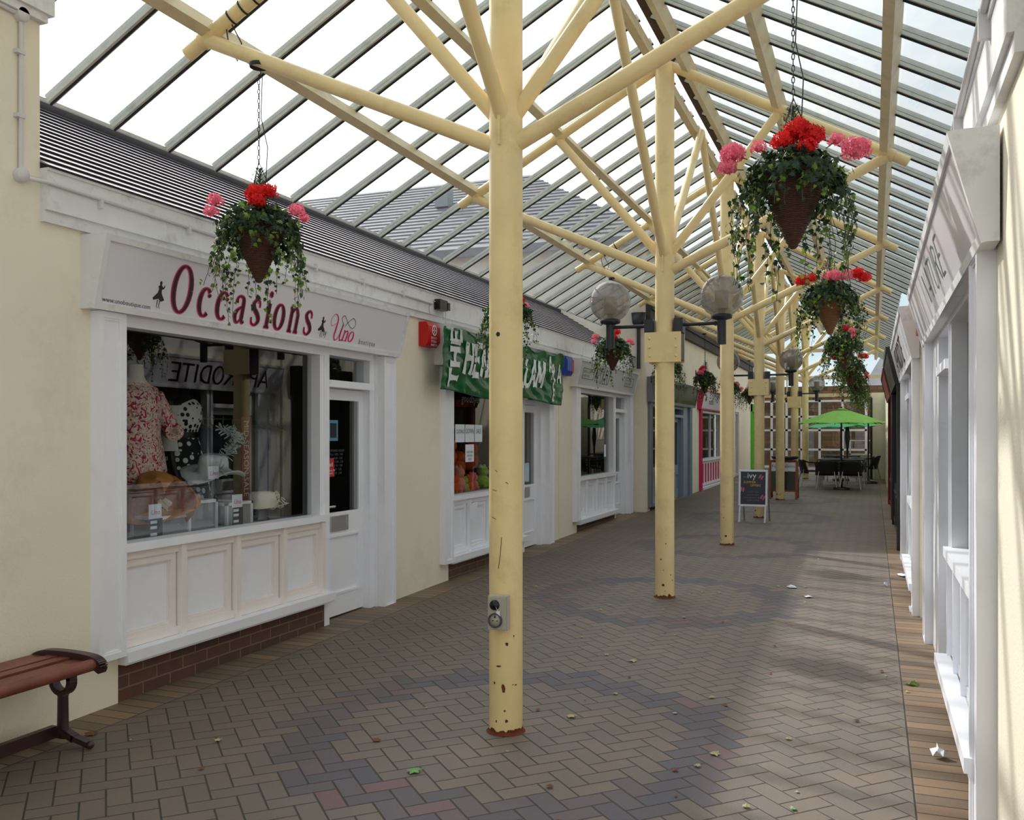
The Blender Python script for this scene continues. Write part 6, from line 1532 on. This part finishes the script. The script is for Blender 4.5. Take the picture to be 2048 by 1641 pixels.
b = MB(); b.box(0, 0.13, 0, 0.75, 0, 0.004); b.build('cloth', m_bannerred, t, M_)
small_text('MID-SEASON SALE', 0.092, M_ @ Matrix.Translation((0.03, 0.72, 0.006)) @ Matrix.Rotation(-PI / 2, 4, 'Z'), m_paper, 'white_lettering', t, sx=0.85)

# ------------------------------------------------------------------ toys in the second window
random.seed(4)
b = MB(); b.box(-5.0, -4.12, 8.5, 10.6, 0.85, 0.93); tag(b.build('display_platform', m_slatefloor), 'white display shelf behind the second window', 'platform')
toys = [(8.62, 0.97, 0.055, m_yellow, 'yellow plush toy at the left edge'), (8.72, 1.0, 0.06, m_orange, 'orange plush toy second from the left'), (8.85, 1.10, 0.085, m_peach, 'large peach plush ball'), (8.95, 0.98, 0.05, m_lgreen, 'green plush toy at the front'),
        (9.03, 1.03, 0.055, m_orange, 'orange plush toy in the middle'), (9.16, 1.0, 0.06, m_rose, 'rose plush toy'), (9.32, 1.02, 0.055, m_peach, 'small peach plush toy'), (9.5, 1.02, 0.08, m_lgreen, 'large green plush toy on the right'), (9.62, 1.03, 0.06, m_blue, 'blue plush toy beside the column')]
for (y, z, r, mt, lb) in toys:
    y = y * 1.0 + 0.50 + (y - 8.6) * 0.25; r *= 1.15
    x = -4.28 - random.uniform(0, 0.12)
    t = thing('plush_toy', lb + ' in the second shop window', 'soft toy', (x, y, 0.93), 'plush toys in the second window')
    b = MB(); b.ball((x, y, 0.93 + r), r, r, r * 1.0); b.build('body', mt, t)
    b = MB(); b.ball((x + r * 0.2, y, 0.93 + r * 2.3), r * 0.72); b.build('head', mt, t)
    for sg in (-1, 1):
        b = MB(); b.ball((x + r * 0.1, y + sg * r * 0.55, 0.93 + r * 2.95), r * 0.26); b.build('ear', mt, t)
        b = MB(); b.ball((x + r * 0.7, y + sg * r * 0.6, 0.93 + r * 0.4), r * 0.34); b.build('foot', mt, t)
for k, (y, z, r) in enumerate(((10.1, 1.32, 0.10), (10.7, 1.25, 0.12), (10.35, 1.18, 0.1))):
    t = thing('plush_toy', ['dark orange plush toy hung high behind the papers', 'orange plush toy hung near the nearest column', 'orange plush toy on the trellis below the papers'][k], 'soft toy', (-4.75, y, z - r))
    b = MB(); b.ball((-4.75, y, z), r); b.build('body', m_orange, t); b = MB(); b.ball((-4.72, y, z + r * 1.3), r * 0.7); b.build('head', m_orange, t)
b = MB()
for k in range(10):
    b.bar((-4.9, 9.2 + 0.2 * k, 1.0), (-4.9, min(11.8, 9.2 + 0.2 * k + 0.6), 1.7), 0.012, 0.012); b.bar((-4.91, min(11.8, 9.2 + 0.2 * k + 0.6), 1.0), (-4.91, 9.2 + 0.2 * k, 1.7), 0.012, 0.012)
tag(b.build('wooden_trellis', m_brownwood), 'diamond trellis of brown laths behind the toys', 'trellis')

# ------------------------------------------------------------------ litter
def scrap(mb, x, y, s, h):
    z = gz(y) + 0.003; n = 7; ring = [(x + s * math.cos(2 * PI * k / n) * random.uniform(0.5, 1.1), y + s * math.sin(2 * PI * k / n) * random.uniform(0.5, 1.1), z + random.uniform(0, h)) for k in range(n)]
    top = [(x + s * 0.5 * math.cos(2 * PI * k / n + .4) * random.uniform(0.4, 1.2), y + s * 0.5 * math.sin(2 * PI * k / n + .4) * random.uniform(0.4, 1.2), z + h * random.uniform(0.5, 1.4)) for k in range(n)]
    mb.add(ring + top + [(x, y, z + h)], [(k, (k + 1) % n, n + (k + 1) % n, n + k) for k in range(n)] + [(n + k, n + (k + 1) % n, 2 * n) for k in range(n)])
random.seed(12)
for (x, y, s, h, lb) in ((0.29, 4.78, 0.05, 0.045, 'crumpled white paper by the near right pilaster'), (0.30, 10.3, 0.10, 0.02, 'torn white paper by the second right shop'), (0.30, 8.35, 0.045, 0.05, 'balled white tissue against the right pier'), (0.12, 9.6, 0.03, 0.03, 'tiny white scrap on the right edge course'), (-0.72, 9.2, 0.07, 0.02, 'pale shredded paper in the sunlit paving'), (-0.55, 8.75, 0.045, 0.012, 'thin paper strip trailing from the shredded paper')):
    b = MB(); scrap(b, x, y, s, h); tag(b.build('paper_litter', m_paper), lb, 'litter')
STAR = [(0, -0.5), (0.2, -0.25), (0.5, -0.2), (0.33, 0.05), (0.42, 0.35), (0.14, 0.3), (0, 0.6), (-0.14, 0.3), (-0.42, 0.35), (-0.33, 0.05), (-0.5, -0.2), (-0.2, -0.25)]
def flat_leaf(nm, mt, x, y, s, a, label, group=None):
    b = MB(); leaf(b, (0, 0, 0.006 + s * 0.1), s, (math.cos(a), math.sin(a), 0.05), (0.1, 0.1, 1), STAR, 0.25)
    o = b.build(nm, mt, None, local=True); o.location = (x, y, gz(y)); tag(o, label, 'leaf', group); return o
flat_leaf('fallen_leaf', m_leafgreen, -1.94, 3.75, 0.075, 0.4, 'fresh green leaf lying on the paving below the nearest column')
flat_leaf('fallen_leaf', m_ivy2, 0.22, 6.05, 0.09, 1.2, 'dark green curled leaf on the paving near the right shop')
flat_leaf('fallen_leaf', m_leafgreen, -0.30, 3.93, 0.035, 2.2, 'small green leaf in the near right paving')
flat_leaf('fallen_leaf', m_leafdry, -1.51, 4.75, 0.06, 0.2, 'pale leaf just right of the nearest column foot')
flat_leaf('fallen_leaf', m_leafdry, -0.70, 4.45, 0.055, 1.0, 'pale leaf on the edge of the sunlit paving')
flat_leaf('fallen_leaf', m_leafbrown, -2.30, 4.05, 0.05, 1.9, 'brown leaf on the dark ring of pavers at left')
flat_leaf('fallen_leaf', m_leafdry, -1.48, 6.0, 0.06, 0.9, 'grey-green leaf between the first two columns')
flat_leaf('fallen_leaf', m_leafbrown, -3.72, 3.62, 0.07, 0.5, 'orange-brown leaf under the bench end')
flat_leaf('fallen_leaf', m_leafbrown, -3.97, 3.25, 0.08, 1.5, 'dry brown leaf behind the bench leg at the wall')
p1 = flat_leaf('fallen_leaf', m_leafdry, -1.0, 5.0, 0.03, 0.1, 'small dry leaf scrap scattered on the brick paving', 'small dry leaf scraps on the paving')
p2 = flat_leaf('fallen_leaf', m_leafbrown, -0.6, 6.0, 0.028, 0.8, 'small brown leaf scrap scattered on the brick paving', 'small brown leaf scraps on the paving')
for k in range(70):
    o = (p1 if k % 3 else p2).copy(); C.objects.link(o)
    y = 3.4 + 9.5 * random.random() ** 1.3; x = random.uniform(-3.5, 0.2) if k % 2 else random.gauss(-1.0, 0.6)
    x = max(-3.6, min(0.25, x)); o.location = (x, y, gz(y)); o.rotation_euler = (0, 0, random.random() * 6)
    s = random.uniform(0.5, 1.4); o.scale = (s, s, s)
# loose wire loops on the rafters
for (x, y, lb) in ((-3.52, 4.43, 'thin black cable loop hanging from the nearest left rafter'), (-3.45, 12.2, 'thin black cable loop hanging from the third left rafter')):
    z = gl(x) - 0.16
    b = MB(); b.tube([(x, y, z), (x + 0.02, y, z - 0.12), (x + 0.08, y, z - 0.22), (x + 0.11, y, z - 0.12), (x + 0.03, y, z + 0.02)], 0.004, 6)
    for dx in (0.04, 0.12, 0.2): b.lathe([(0.046, -0.006), (0.049, 0), (0.046, 0.006)], 16, (x + dx, y, gl(x + dx) - 0.14), Matrix.Rotation(PI / 2 - 0.5, 3, 'Y'))
    tag(b.build('cable_loop', m_rubber), lb, 'cable')
